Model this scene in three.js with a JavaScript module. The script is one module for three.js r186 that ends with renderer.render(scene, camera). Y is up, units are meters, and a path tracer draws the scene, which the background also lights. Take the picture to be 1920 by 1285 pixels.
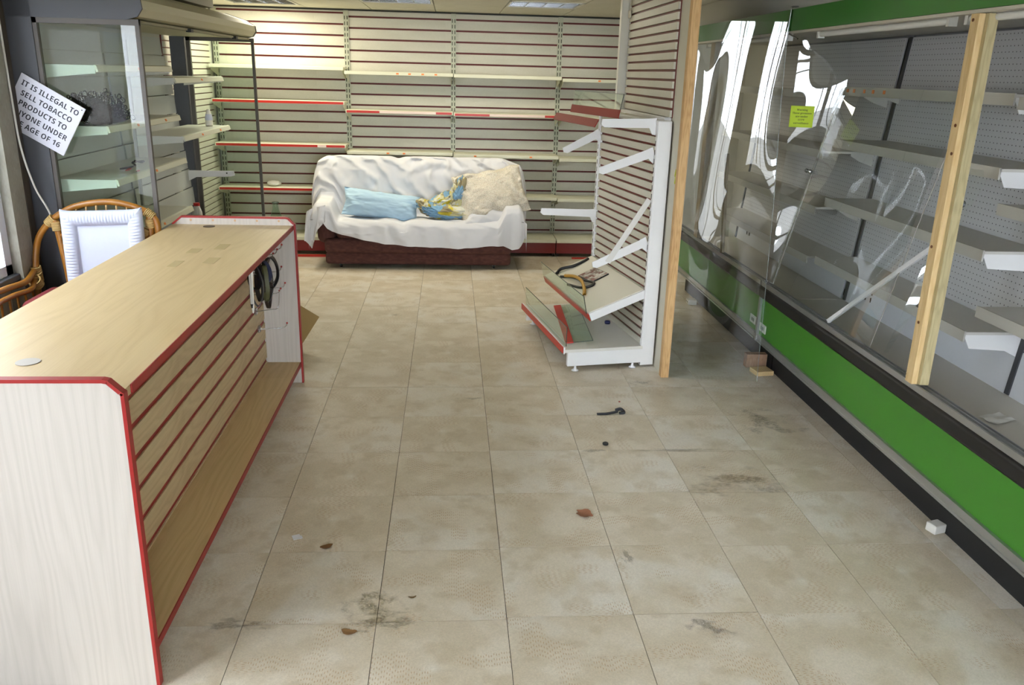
import * as THREE from 'three';
import { RoundedBoxGeometry } from 'three/addons/geometries/RoundedBoxGeometry.js';
import { mergeGeometries } from 'three/addons/utils/BufferGeometryUtils.js';
import { RectAreaLightUniformsLib } from 'three/addons/lights/RectAreaLightUniformsLib.js';

// ---------------------------------------------------------------- camera, sky, exposure
const scene = new THREE.Scene();
const camera = new THREE.PerspectiveCamera(44.664, 1920 / 1285, 0.05, 120);
camera.position.set(0.23546, 1.71383, 2.32452);
camera.rotation.order = 'YXZ';
camera.rotation.set(-0.3127955, -0.0782885, 0.0273714);
scene.add(camera);
const renderer = new THREE.WebGLRenderer({ antialias: true });
renderer.toneMapping = THREE.LinearToneMapping;
renderer.toneMappingExposure = 1.42;
renderer.shadowMap.enabled = true;
RectAreaLightUniformsLib.init();
scene.background = new THREE.Color().setRGB(0.88, 0.95, 1.04);   // bright overcast sky
scene.backgroundIntensity = 14.5;

// ---------------------------------------------------------------- helpers
const taken = {};
function numbered(name) { const n = taken[name] = (taken[name] ?? -1) + 1; return n ? `${name}_${String(n).padStart(3, '0')}` : name; }
function tag(o, label, category, group) { o.userData.label = label; o.userData.category = category; if (group) o.userData.group = group; return o; }
function thing(name, label, category, p = [0, 0, 0], turn = 0, group) {
  const o = new THREE.Group(); o.name = numbered(name); o.position.set(...p); o.rotation.y = turn; scene.add(o);
  return tag(o, label, category, group);
}
function part(name, geo, mat, parent, p, r) {
  const m = new THREE.Mesh(geo, mat); m.name = name; m.castShadow = m.receiveShadow = true;
  if (p) m.position.set(...p); if (r) m.rotation.set(...r); parent.add(m); return m;
}
function single(name, label, category, geo, mat, p, r, group) {
  const m = part(numbered(name), geo, mat, scene, p, r); return tag(m, label, category, group);
}
function struct(name, p = [0, 0, 0]) { const o = new THREE.Group(); o.name = name; o.position.set(...p); o.userData.kind = 'structure'; scene.add(o); return o; }
function structMesh(name, geo, mat, p) { const m = part(name, geo, mat, scene, p); m.userData.kind = 'structure'; return m; }
// box with uv in metres, placed by centre
function B(w, h, d, x = 0, y = 0, z = 0) {
  const g = new THREE.BoxGeometry(w, h, d), uv = g.attributes.uv, s = [[d, h], [d, h], [w, d], [w, d], [w, h], [w, h]];
  for (let f = 0; f < 6; f++) for (let k = 0; k < 4; k++) { const i = f * 4 + k; uv.setXY(i, uv.getX(i) * s[f][0], uv.getY(i) * s[f][1]); }
  return g.translate(x, y, z);
}
function RB(w, h, d, r, x = 0, y = 0, z = 0, seg = 2) { return new RoundedBoxGeometry(w, h, d, seg, r).translate(x, y, z); }
function BB(x0, x1, y0, y1, z0, z1) { return B(x1 - x0, y1 - y0, z1 - z0, (x0 + x1) / 2, (y0 + y1) / 2, (z0 + z1) / 2); }
function cyl(r0, r1, h, seg = 16, x = 0, y = 0, z = 0) { return new THREE.CylinderGeometry(r0, r1, h, seg).translate(x, y, z); }
const V = (a) => new THREE.Vector3(...a);
function tube(pts, r, n = 40, rad = 8, closed = false) { return new THREE.TubeGeometry(new THREE.CatmullRomCurve3(pts.map(V), closed, 'catmullrom', 0.5), n, r, rad, closed); }
function rod(a, b, r, rad = 8) { return new THREE.TubeGeometry(new THREE.LineCurve3(V(a), V(b)), 1, r, rad); }
function bar(a, b, w, h) {   // rectangular bar between two points
  const A = V(a), D = V(b).sub(A), L = D.length(), g = B(w, h, L);
  const q = new THREE.Quaternion().setFromUnitVectors(new THREE.Vector3(0, 0, 1), D.clone().normalize());
  return g.applyQuaternion(q).translate(A.x + D.x / 2, A.y + D.y / 2, A.z + D.z / 2);
}
function M(...gs) {
  return mergeGeometries(gs.map((g) => { const n = g.index ? g.toNonIndexed() : g.clone(); for (const k of Object.keys(n.attributes)) if (!['position', 'normal', 'uv'].includes(k)) n.deleteAttribute(k); return n; }));
}
function lathe(pts, seg = 24) { return new THREE.LatheGeometry(pts.map(([x, y]) => new THREE.Vector2(x, y)), seg); }
function ext(pts, depth, bevel = 0) {
  const s = new THREE.Shape(pts.map(([x, y]) => new THREE.Vector2(x, y)));
  return new THREE.ExtrudeGeometry(s, { depth, bevelEnabled: bevel > 0, bevelSize: bevel, bevelThickness: bevel, bevelSegments: 2 });
}
function grid(nu, nv, f, uvs = [1, 1]) {
  const pos = [], uv = [], idx = [];
  for (let j = 0; j <= nv; j++) for (let i = 0; i <= nu; i++) { const u = i / nu, v = j / nv; pos.push(...f(u, v)); uv.push(u * uvs[0], v * uvs[1]); }
  for (let j = 0; j < nv; j++) for (let i = 0; i < nu; i++) { const a = j * (nu + 1) + i, b = a + nu + 1; idx.push(a, a + 1, b + 1, a, b + 1, b); }
  const g = new THREE.BufferGeometry(); g.setAttribute('position', new THREE.Float32BufferAttribute(pos, 3)); g.setAttribute('uv', new THREE.Float32BufferAttribute(uv, 2)); g.setIndex(idx); g.computeVertexNormals(); return g;
}
function rng(seed) { let s = seed >>> 0; return () => { s = (s + 0x6D2B79F5) >>> 0; let t = Math.imul(s ^ (s >>> 15), 1 | s); t = (t + Math.imul(t ^ (t >>> 7), 61 | t)) ^ t; return ((t ^ (t >>> 14)) >>> 0) / 4294967296; }; }
function hash(x, y, s) { let h = Math.imul(x, 374761393) ^ Math.imul(y, 668265263) ^ Math.imul(s, 1274126177); h = Math.imul(h ^ (h >>> 13), 1274126177); return ((h ^ (h >>> 16)) >>> 0) / 4294967296; }
function vn(x, y, s = 0) {
  const i = Math.floor(x), j = Math.floor(y), a = x - i, b = y - j, u = a * a * (3 - 2 * a), v = b * b * (3 - 2 * b);
  const p = hash(i, j, s), q = hash(i + 1, j, s), r = hash(i, j + 1, s), t = hash(i + 1, j + 1, s);
  return p + (q - p) * u + (r - p) * v + (p - q - r + t) * u * v;
}
function fbm(x, y, s = 0, o = 4) { let a = 0, w = 0.5, n = 0; for (let k = 0; k < o; k++) { a += w * vn(x, y, s + k * 17); n += w; x *= 2.03; y *= 2.03; w *= 0.5; } return a / n; }
const ss = (a, b, x) => { const t = Math.min(1, Math.max(0, (x - a) / (b - a))); return t * t * (3 - 2 * t); };
const mix = (a, b, t) => a.map((v, i) => v + (b[i] - v) * t);
function pw(x, pts) { if (x <= pts[0][0]) return pts[0][1]; for (let i = 1; i < pts.length; i++) if (x <= pts[i][0]) { const t = (x - pts[i - 1][0]) / (pts[i][0] - pts[i - 1][0]); return pts[i - 1][1] + (pts[i][1] - pts[i - 1][1]) * t; } return pts[pts.length - 1][1]; }
function tex(w, h, f, sx = 1, sy = 1, srgb = true, wrap = true) {
  const d = new Uint8Array(w * h * 4);
  for (let y = 0; y < h; y++) for (let x = 0; x < w; x++) { const c = f(x / w, y / h), i = (y * w + x) * 4; d[i] = Math.max(0, Math.min(255, c[0])); d[i + 1] = Math.max(0, Math.min(255, c[1])); d[i + 2] = Math.max(0, Math.min(255, c[2])); d[i + 3] = c[3] ?? 255; }
  const t = new THREE.DataTexture(d, w, h); t.magFilter = THREE.LinearFilter; t.minFilter = THREE.LinearMipmapLinearFilter; t.generateMipmaps = true;
  if (wrap) t.wrapS = t.wrapT = THREE.RepeatWrapping; if (srgb) t.colorSpace = THREE.SRGBColorSpace; t.repeat.set(1 / sx, 1 / sy); t.needsUpdate = true; return t;
}
function canvasTex(w, h, draw) { const c = document.createElement('canvas'); c.width = w; c.height = h; draw(c.getContext('2d'), w, h); const t = new THREE.CanvasTexture(c); t.colorSpace = THREE.SRGBColorSpace; return t; }
const mat = (color, roughness = 0.6, more = {}) => new THREE.MeshStandardMaterial({ color, roughness, ...more });
const phys = (color, roughness, more = {}) => new THREE.MeshPhysicalMaterial({ color, roughness, ...more });
const two = { side: THREE.DoubleSide };

// ---------------------------------------------------------------- materials
function woodTex(lo, hi, seed, w = 512, h = 1024, sx = 0.45, sy = 1.3, lines = 34) {   // grain runs along v
  return tex(w, h, (u, v) => {
    const pu = Math.min(u, 1 - u) * 2;
    const warp = 2.6 * fbm(pu * 2.2, Math.min(v, 1 - v) * 3.0, seed, 3);
    const g = Math.sin((pu * lines * 0.5 + warp * 5.5) * 2.2) * 0.5 + 0.5;
    const fine = vn(u * 210, v * 14, seed + 5) * 0.6 + vn(u * 90, v * 5, seed + 9) * 0.4;
    const big = fbm(u * 3, v * 2, seed + 20, 2);
    return mix(lo, hi, Math.min(1, Math.max(0, 0.34 * Math.pow(g, 0.6) + 0.36 * fine + 0.34 * big)));
  }, sx, sy);
}
const topWood = mat('#ffffff', 0.42, { map: woodTex([176, 153, 110], [196, 175, 133], 3, 512, 1024, 0.6, 2.6, 26) });
const shelfWood = mat('#ffffff', 0.45, { map: woodTex([182, 154, 106], [210, 184, 136], 8, 512, 1024, 0.4, 2.2) });
const slatWood = mat('#ffffff', 0.5, { map: (() => { const t = woodTex([176, 152, 112], [208, 186, 146], 14, 512, 512, 0.5, 1.0, 20); t.rotation = Math.PI / 2; return t; })() });
const endWood = mat('#ffffff', 0.5, { map: woodTex([170, 162, 152], [188, 181, 172], 21, 512, 1024, 0.42, 2.4, 40) });
const timber = mat('#ffffff', 0.7, { map: woodTex([178, 136, 84], [226, 190, 138], 31, 256, 512, 0.12, 0.8, 14) });
const paleTimber = mat('#ffffff', 0.7, { map: woodTex([196, 164, 112], [226, 202, 156], 37, 256, 512, 0.16, 0.9, 10) });
const dullTimber = mat('#ffffff', 0.75, { map: woodTex([128, 114, 92], [160, 146, 122], 41, 256, 256, 0.14, 0.7, 10) });
const redEdge = mat('#921f1c', 0.45);
const ticketRed = mat('#b8281c', 0.35);
const plinthRed = mat('#7c1712', 0.4);
const grooveRed = mat('#68160f', 0.5);
const slatWhite = mat('#ffffff', 0.5, { map: tex(256, 256, (u, v) => { const n = fbm(u * 4, v * 7, 51, 3), f = vn(u * 120, v * 120, 52); return mix([196, 193, 178], [214, 211, 198], n * 0.7 + f * 0.3); }, 0.9, 0.6) });
const creamMetal = mat('#dcdcc4', 0.4);
const whiteMetal = mat('#e4e4e4', 0.4);
const greyPost = mat('#b9bba6', 0.45, { metalness: 0.2 });
const slotDark = mat('#23261f', 0.8);
const black = mat('#121212', 0.55);
const darkGrey = mat('#3a3b40', 0.55);
const chrome = mat('#b8bcc0', 0.25, { metalness: 1 });
const orange = mat('#f08a44', 0.6);
const plaster = mat('#cfcdc4', 0.9);
const acrylic = phys('#f6fafa', 0.015, { transmission: 1, thickness: 0, ior: 1.75, side: THREE.DoubleSide });
const glass = phys('#eef6f2', 0.01, { transmission: 1, thickness: 0, ior: 1.5, side: THREE.DoubleSide });
const greenGlass = phys('#dfede5', 0.02, { transmission: 1, thickness: 0, ior: 1.45, side: THREE.DoubleSide });
const windowGlass = phys('#ffffff', 0.0, { transmission: 1, thickness: 0, ior: 1.45, side: THREE.DoubleSide });

// ---------------------------------------------------------------- room shell
const XL = -1.98, XR = 3.12, ZB = -6.09, ZF = 5.2, H = 2.237, T = 0.426;
{ // floor: joint-coloured slab and one mesh for each vinyl tile
  const floor = struct('floor');
  part('slab', BB(XL - 0.2, XR + 0.2, -0.16, -0.004, ZB - 0.2, ZF + 0.2), mat('#4a4233', 0.9), floor);
  const tileMats = [0, 1, 2, 3, 4, 5].map((k) => mat('#ffffff', 0.48, {
    map: tex(512, 512, (u, v) => {
      const n = fbm(u * 3.2, v * 3.2, 100 + k * 31, 5), m = fbm(u * 2.1 + 9, v * 2.1, 140 + k * 31, 4), s = vn(u * 260, v * 260, k), s2 = vn(u * 90, v * 90, k + 60);
      let c = mix([200, 188, 166], [213, 203, 185], ss(0.3, 0.7, n));
      c = mix(c, [219, 214, 204], 0.65 * ss(0.5, 0.74, m));
      // woven imprint: rows of short tan dashes that come and go in patches
      const cell = vn(u * 5.5, v * 5.5, 200 + k), dir = vn(u * 3, v * 3, 230 + k) > 0.5;
      const a = dir ? u : v, b = dir ? v : u;
      const dash = ss(0.35, 0.8, Math.sin(a * 330)) * ss(-0.1, 0.7, Math.sin(b * 118 + 6.28 * hash(Math.floor(a * 52.5), k, 77)));
      c = mix(c, [168, 134, 96], 0.6 * dash * ss(0.56, 0.74, cell));
      c = mix(c, [172, 155, 126], 0.3 * ss(0.55, 0.85, fbm(u * 6, v * 6, 260 + k, 3)));
      const g = 1 + (s - 0.5) * 0.07 + (s2 - 0.5) * 0.05;
      return [c[0] * g, c[1] * g, c[2] * g];
    }, 1, 1),
  }));
  const tg = new THREE.BoxGeometry(T - 0.0022, 0.006, T - 0.0022);
  const rnd = rng(5);
  for (let i = -5; i <= 7; i++) for (let j = -6; j <= 14; j++) {
    const x0 = i * T, z0 = -j * T;            // tile occupies x0..x0+T, z0-T..z0
    if (x0 + T < XL || x0 > 2.75 || z0 - T > ZF - 0.05 || z0 < ZB) continue;
    if (x0 < -1.25 && z0 > -2) continue;
    const t = part('floor_tile', tg, tileMats[Math.floor(rnd() * 6)], floor, [x0 + T / 2, -0.003 + (rnd() - 0.5) * 0.0006, z0 - T / 2 + (i === 1 || i === 2 ? -0.012 : 0) + (rnd() - 0.5) * 0.003]);
    t.rotation.y = Math.floor(rnd() * 4) * Math.PI / 2 + (rnd() - 0.5) * 0.002;
  }
  // worn-in dirt, copied where it lies
  const dirt = (x, z, w, d, seed, col, turn = 0) => {
    const m = mat(col, 0.8, { transparent: true, alphaMap: tex(128, 128, (u, v) => { const r = Math.hypot(u - 0.5, v - 0.5) * 2, n = fbm(u * 7, v * 7, seed, 4), f = vn(u * 60, v * 60, seed + 3); const a = ss(0.42, 0.75, n + 0.3 - r * 0.55) * (0.25 + 0.75 * f) * 120 * ss(1, 0.75, r); return [a, a, a]; }, 1, 1, false, false) });
    part('dirt_stain', new THREE.PlaneGeometry(w, d).rotateX(-Math.PI / 2), m, floor, [x, 0.0012, z], [0, turn, 0]);
  };
  dirt(-0.01, -0.07, 0.26, 0.34, 301, '#7a6a38', 0.5); dirt(0.03, 0.0, 0.3, 0.14, 303, '#7c6c36', 0);
  dirt(0.9, -0.36, 0.06, 0.14, 305, '#6b5c34'); dirt(1.09, 0.07, 0.2, 0.16, 307, '#55505a'); dirt(1.34, -1.28, 0.5, 0.06, 309, '#6a5a38');
  dirt(1.5, -0.95, 0.6, 0.4, 311, '#8a7550'); dirt(0.92, -1.28, 0.2, 0.05, 313, '#6a5a38'); dirt(-0.45, 0.0, 0.3, 0.1, 315, '#5f5a4a');
  dirt(0.35, -1.95, 0.2, 0.06, 317, '#6e6450'); dirt(1.9, -1.6, 0.5, 0.5, 319, '#7d7058'); dirt(-0.15, -3.6, 0.12, 0.06, 321, '#5a4e30'); dirt(1.35, -2.2, 0.16, 0.1, 323, '#3c3a34');
}
{ // ceiling: slab, lay-in panels; three panel places hold light fittings
  const ceil = struct('ceiling');
  part('slab', BB(XL - 0.2, XR + 0.2, H + 0.012, H + 0.16, ZB - 0.2, ZF + 0.2), mat('#8f8c7e', 0.9), ceil);
  const panelMat = mat('#ffffff', 0.9, { map: tex(256, 256, (u, v) => { const f = vn(u * 90, v * 90, 71), n = fbm(u * 5, v * 5, 72); return mix([206, 203, 188], [220, 217, 203], f * 0.4 + n * 0.6); }) });
  const s = 0.592, pg = new THREE.BoxGeometry(s - 0.008, 0.014, s - 0.008);
  for (let i = -4; i <= 5; i++) for (let j = -1; j <= 18; j++) {
    const x = 0.095 + (i + 0.5) * s, z = -5.72 + (j + 0.5) * s;
    if (x + s / 2 < XL || x - s / 2 > XR || z - s / 2 > ZF) continue;
    if (j === 0 && i === -3 || j === 1 && (i === 1 || i === -1)) continue;
    part('ceiling_panel', pg, panelMat, ceil, [x, H + 0.007, z]);
  }
}
structMesh('wall_back', BB(XL - 0.2, XR + 0.2, -0.16, H + 0.16, ZB - 0.2, ZB), plaster);
structMesh('wall_right', BB(XR, XR + 0.2, -0.16, H + 0.16, ZB - 0.2, ZF + 0.2), plaster);
{ // left wall with its window; the near end lies outside the picture
  const w = struct('wall_left');
  const z0 = -1.93, z1 = 2.3, y0 = 0.69, y1 = 2.14;
  part('wall_panel', M(BB(XL - 0.2, XL, -0.16, H + 0.16, ZB, z0), BB(XL - 0.2, XL, -0.16, H + 0.16, z1, ZF + 0.2), BB(XL - 0.2, XL, -0.16, y0, z0, z1), BB(XL - 0.2, XL, y1, H + 0.16, z0, z1)), plaster, w);
  const win = struct('window_1');
  const fr = mat('#d9dde6', 0.5);
  part('window_frame', M(BB(XL - 0.1, XL + 0.03, y0, y1, z0, z0 + 0.06), BB(XL - 0.1, XL + 0.03, y0, y1, z1 - 0.06, z1), BB(XL - 0.1, XL + 0.03, y1 - 0.06, y1, z0, z1), BB(XL - 0.1, XL + 0.03, y0, y0 + 0.05, z0, z1), BB(XL - 0.1, XL, y0, y1, -0.6, -0.54), BB(XL - 0.1, XL, y0, y1, 0.9, 0.96)), fr, win);
  for (const [a, b] of [[z0 + 0.06, -0.6], [-0.54, 0.9], [0.96, z1 - 0.06]]) part('pane', new THREE.PlaneGeometry(b - a, y1 - y0 - 0.11).rotateY(Math.PI / 2), windowGlass, win, [XL - 0.06, (y0 + y1) / 2, (a + b) / 2]);
  part('window_sill', RB(0.16, 0.035, z1 - z0 + 0.1, 0.008, XL - 0.02, y0 - 0.018, (z0 + z1) / 2), mat('#55565a', 0.6), win);
}
{ // pier between the window and the wall cooler
  const p = struct('trim_1');
  part('pier', BB(XL, -1.905, 0, H, -2.07, -1.935), mat('#a7a59d', 0.85, { map: tex(128, 256, (u, v) => { const n = fbm(u * 4, v * 9, 81), f = vn(u * 60, v * 60, 82); return mix([206, 204, 196], [255, 255, 250], n * 0.7 + f * 0.3); }, 0.3, 0.8) }), p);
  part('edge_strip', BB(XL, -1.9, 0, H, -2.125, -2.072), mat('#3d352c', 0.7), p);
}
{ // shop front behind the camera
  const w = struct('wall_front');
  const x0 = -0.1, x1 = 3.05, y0 = 0.25, y1 = 2.14;
  part('wall_panel', M(BB(XL - 0.2, x0, -0.16, H + 0.16, ZF, ZF + 0.2), BB(x1, XR + 0.2, -0.16, H + 0.16, ZF, ZF + 0.2), BB(x0, x1, -0.16, y0, ZF, ZF + 0.2), BB(x0, x1, y1, H + 0.16, ZF, ZF + 0.2)), plaster, w);
  const win = struct('window_2'), fr = mat('#6d7074', 0.5), xs = [x0, 0.95, 2.0, x1];
  part('window_frame', M(...xs.map((x) => BB(x - 0.03, x + 0.03, y0, y1, ZF, ZF + 0.08)), BB(x0, x1, y0, y0 + 0.05, ZF, ZF + 0.08), BB(x0, x1, y1 - 0.05, y1, ZF, ZF + 0.08)), fr, win);
  for (let k = 0; k < 3; k++) part('pane', new THREE.PlaneGeometry(xs[k + 1] - xs[k] - 0.06, y1 - y0 - 0.1), windowGlass, win, [(xs[k] + xs[k + 1]) / 2, (y0 + y1) / 2, ZF + 0.04]);
}
{ // street outside the windows, mirrored in the plastic sheets, plus an added wall
  const g = structMesh('ground_outside', BB(-14, 14, -0.3, -0.165, -9, 22), mat('#8d8b86', 0.95));
  structMesh('wall_added_shade', BB(-3.3, -3.05, -0.165, 2.15, -8, 2.3), mat('#9a9184', 0.95));  // unseen wall, added to cut the sky light at the left window
  const tree = thing('street_tree', 'bare branching street tree outside the shop window', 'tree', [1.2, -0.165, 9.5]);
  const gs = [], r = rng(77);
  const grow = (p, d, len, rad, n) => { const q = [p[0] + d[0] * len, p[1] + d[1] * len, p[2] + d[2] * len]; gs.push(new THREE.CylinderGeometry(rad * 0.68, rad, len, 6).translate(0, len / 2, 0).applyQuaternion(new THREE.Quaternion().setFromUnitVectors(new THREE.Vector3(0, 1, 0), V(d))).translate(...p)); if (n) for (let k = 0; k < 3; k++) { const e = V([d[0] + (r() - 0.5) * 1.3, d[1] + (r() - 0.3) * 0.5, d[2] + (r() - 0.5) * 1.3]).normalize(); grow(q, [e.x, e.y, e.z], len * 0.74, rad * 0.62, n - 1); } };
  grow([0, 0, 0], [0, 1, 0], 1.7, 0.17, 5);
  part('branches', M(...gs), mat('#4b4034', 0.9), tree);
}
// ---------------------------------------------------------------- ceiling light fittings
function louvre(label, x, z, power, glow) {
  const t = thing('ceiling_light', label, 'ceiling light', [x, H, z]);
  const s = 0.58;
  part('housing', M(BB(-s / 2, s / 2, 0.075, 0.085, -s / 2, s / 2), BB(-s / 2, -s / 2 + 0.015, -0.004, 0.08, -s / 2, s / 2), BB(s / 2 - 0.015, s / 2, -0.004, 0.08, -s / 2, s / 2), BB(-s / 2, s / 2, -0.004, 0.08, -s / 2, -s / 2 + 0.015), BB(-s / 2, s / 2, -0.004, 0.08, s / 2 - 0.015, s / 2)), mat('#e6e6df', 0.5), t);
  const mirror = mat('#d8dade', 0.18, { metalness: 1 });
  for (let k = 0; k < 4; k++) { const tb = part('fluorescent_tube', cyl(0.013, 0.013, s - 0.06, 12).rotateX(Math.PI / 2), mat('#f4f2e6', 0.4, { emissive: '#fff0c8', emissiveIntensity: glow }), t, [-0.21 + k * 0.14, 0.05, 0]); tb.userData.label = 'white fluorescent tube'; }
  for (let k = 0; k < 3; k++) part('reflector_blade', BB(-0.004, 0.004, 0.0, 0.06, -s / 2 + 0.015, s / 2 - 0.015), mirror, t, [-0.14 + k * 0.14, 0, 0]);
  for (let k = 0; k < 11; k++) part('louvre_blade', BB(-s / 2 + 0.015, s / 2 - 0.015, 0.0, 0.03, -0.001, 0.001), mirror, t, [0, 0.002, -0.25 + k * 0.05]);
  const l = new THREE.RectAreaLight(new THREE.Color().setRGB(1, 0.92, 0.72), power, s - 0.08, s - 0.08); l.position.set(0, -0.008, 0); l.rotation.x = -Math.PI / 2; t.add(l);
}
louvre('ceiling light with mirrored louvre shining on the left end of the back wall', -1.385, -5.424, 22, 5);
louvre('ceiling light with mirrored louvre above the sofa', -0.201, -4.832, 11, 3);
louvre('ceiling light with mirrored louvre close to the white partition', 0.983, -4.832, 11, 3);

// ---------------------------------------------------------------- slatted wall bays
function planks(parent, x0, x1, grooves, yTop, yBot, th, m, gap = 0.017) {   // along local x, facing local +z, back at z = 0
  const ys = [yTop + gap / 2, ...grooves.filter((y) => y < yTop - 0.01 && y > yBot + 0.01), yBot - gap / 2];
  for (let k = 0; k + 1 < ys.length; k++) part('slat', BB(x0, x1, ys[k + 1] + gap / 2, ys[k] - gap / 2, 0, th), m, parent);
}
function upright(parent, x, y0, y1, zf, w = 0.046) {
  const p = part('upright', BB(-w / 2, w / 2, y0, y1, -0.03, 0), greyPost, parent, [x, 0, zf]);
  const g = []; for (let y = y0 + 0.03; y < y1 - 0.02; y += 0.05) for (const s of [-1, 1]) g.push(BB(s * 0.012 - 0.0035, s * 0.012 + 0.0035, y - 0.016, y + 0.016, -0.002, 0.0012));
  const q = part('slot_row', M(...g), slotDark, p); q.userData.kind = 'stuff';
}
const bx = [-1.955, -0.735, 0.262, 1.27, 2.27];
const zWall = -6.05;
const bayName = ['lit brightly beside the glass cooler', 'behind the left half of the sofa', 'behind the right half of the sofa', 'reaching behind the white partition'];
for (let b = 0; b < 4; b++) {
  const t = thing('slatwall_bay', `cream slatted display wall bay with red grooves ${bayName[b]}`, 'slat wall', [0, 0, ZB], 0, 'back wall slat bays');
  const gr = []; for (let k = 0; k < 23; k++) gr.push(2.171 - 0.0985 * k + (b === 0 ? 0.03 : 0));
  part('backing', BB(bx[b], bx[b + 1], 0.03, H - 0.012, 0.002, 0.02), grooveRed, t);
  const pl = new THREE.Group(); pl.name = 'slat_field'; pl.position.z = 0.022; t.add(pl);
  planks(pl, bx[b] + (b ? 0.023 : 0.03), bx[b + 1] - 0.023, gr, H - 0.014, 0.04, 0.018, slatWhite);
  if (b === 0) upright(t, bx[0] + 0.02, 0.03, H - 0.014, 0.052);
  upright(t, bx[b + 1], 0.03, H - 0.014, 0.052);
}
structMesh('trim_2', BB(XL, 2.3, H - 0.016, H - 0.002, ZB, ZB + 0.05), mat('#23241f', 0.6));
{ // slats on the left wall, seen through the cooler's end glass
  const t = thing('side_slatwall', 'cream slatted side wall with close red grooves behind the glass cooler', 'slat wall', [XL, 0, -5.32], Math.PI / 2);
  part('backing', BB(-0.7, 0.62, 0.03, H - 0.002, 0.001, 0.008), grooveRed, t);
  const gr = []; for (let k = 0; k < 43; k++) gr.push(2.19 - 0.0515 * k);
  const pl = new THREE.Group(); pl.name = 'slat_field'; pl.position.z = 0.009; t.add(pl);
  planks(pl, -0.69, 0.62, gr, H - 0.004, 0.04, 0.012, slatWhite, 0.009);
}
// ---------------------------------------------------------------- shelves of the back wall
const labelTex = canvasTex(512, 32, (c, w, h) => { c.fillStyle = '#e8d6cc'; c.fillRect(0, 0, w, h); const r = rng(9); for (let x = 0; x < w; x += 14 + r() * 22) { c.fillStyle = r() < 0.3 ? '#e87a33' : r() < 0.5 ? '#c8493a' : '#f3e9e2'; c.fillRect(x, 3, 8 + r() * 12, h - 6); } });
const labelMat = mat('#ffffff', 0.5, { map: labelTex });
function wallShelf(b, y, opt = {}) {
  const x0 = bx[b] + (b === 0 ? 0.02 : 0.004), x1 = bx[b + 1] - 0.004, w = x1 - x0, D = opt.depth ?? 0.285, zb = -6.035;
  const t = thing('wall_shelf', opt.label, 'shelf', [(x0 + x1) / 2, y, zb], 0, 'back wall shelves');
  part('tray', B(w, 0.018, D - 0.012, 0, -0.010, D / 2 - 0.004), creamMetal, t);
  const lip = part('front_lip', RB(w, 0.031, 0.014, 0.003, 0, -0.0145, D - 0.004), creamMetal, t);
  if (opt.red) part('ticket_strip', B(w - 0.02, 0.021, 0.003, 0, -0.0145, D + 0.0035), ticketRed, lip);
  for (const [a, l] of opt.labels ?? []) part('price_labels', B(l, 0.019, 0.002, a - (x0 + x1) / 2 + l / 2, -0.0145, D + 0.0055), labelMat, lip);
  for (const a of opt.stickers ?? []) part('sticker', B(0.024, 0.013, 0.0016, a - (x0 + x1) / 2, -0.0145, D + 0.0038), orange, lip);
  const br = ext([[0, 0], [0, -0.09], [0.02, -0.085], [D - 0.03, -0.03], [D - 0.03, 0]], 0.004).rotateY(-Math.PI / 2);
  for (const s of [-1, 1]) part('bracket', br, creamMetal, t, [s * (w / 2 - 0.012), -0.019, 0.0]);
}
wallShelf(0, 1.722, { label: 'cream metal shelf near the ceiling, brightly lit, beside the cooler' });
wallShelf(0, 1.42, { red: 1, label: 'cream shelf with a plain red ticket strip, second down beside the cooler' });
wallShelf(0, 1.03, { red: 1, labels: [[-1.0, 0.08]], label: 'cream shelf with red ticket strip and one torn white label' });
wallShelf(0, 0.625, { red: 1, label: 'low cream shelf with red ticket strip left of the sofa arm' });
wallShelf(1, 1.692, { stickers: [-0.25, -0.14, -0.02, 0.1], label: 'top cream shelf above the left sofa cushion with orange stickers' });
wallShelf(1, 1.35, { red: 1, labels: [[-0.42, 0.52]], label: 'cream shelf with red strip and long row of price labels' });
wallShelf(1, 0.977, { stickers: [-0.35, -0.2], label: 'cream shelf just above the left half of the sofa back' });
wallShelf(2, 1.688, { label: 'top cream shelf without stickers above the right sofa cushion' });
wallShelf(2, 1.343, { red: 1, labels: [[0.6, 0.52]], stickers: [0.68], label: 'cream shelf with red strip and price labels ending near the partition' });
wallShelf(2, 0.966, { stickers: [0.47, 1.0], label: 'cream shelf just above the right half of the sofa back' });
wallShelf(2, 0.572, { label: 'cream shelf partly hidden by the right sofa arm' });
wallShelf(3, 1.675, { stickers: [1.62], label: 'top cream shelf running behind the white partition' });
wallShelf(3, 1.33, { label: 'cream shelf hidden behind the red ticket strips by the partition' });
wallShelf(3, 0.945, { label: 'cream shelf behind the upper arm of the white shelving unit' });
wallShelf(3, 0.562, { label: 'lower cream shelf between the sofa and the white shelving unit' });
const baseName = ['left of the sofa with dark red plinth', 'behind the left part of the sofa', 'at the right end of the sofa with dark red plinth', 'between the sofa and the white shelving unit'];
for (let b = 0; b < 4; b++) {
  const x0 = bx[b] + (b ? 0.004 : 0.03), x1 = bx[b + 1] - 0.004, w = x1 - x0;
  const t = thing('base_shelf', `cream metal bottom shelf ${baseName[b]}`, 'shelf', [(x0 + x1) / 2, 0, -6.035], 0, 'back wall base shelves');
  part('tray', B(w, 0.02, 0.35, 0, 0.164, 0.175), creamMetal, t);
  part('front_lip', RB(w, 0.034, 0.014, 0.004, 0, 0.157, 0.352), creamMetal, t);
  part('plinth', B(w, 0.105, 0.012, 0, 0.088, 0.335), plinthRed, t);
  for (const s of [-1, 1]) part('foot', B(0.02, 0.155, 0.3, s * (w / 2 - 0.02), 0.0775, 0.16), black, t);
}
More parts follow.
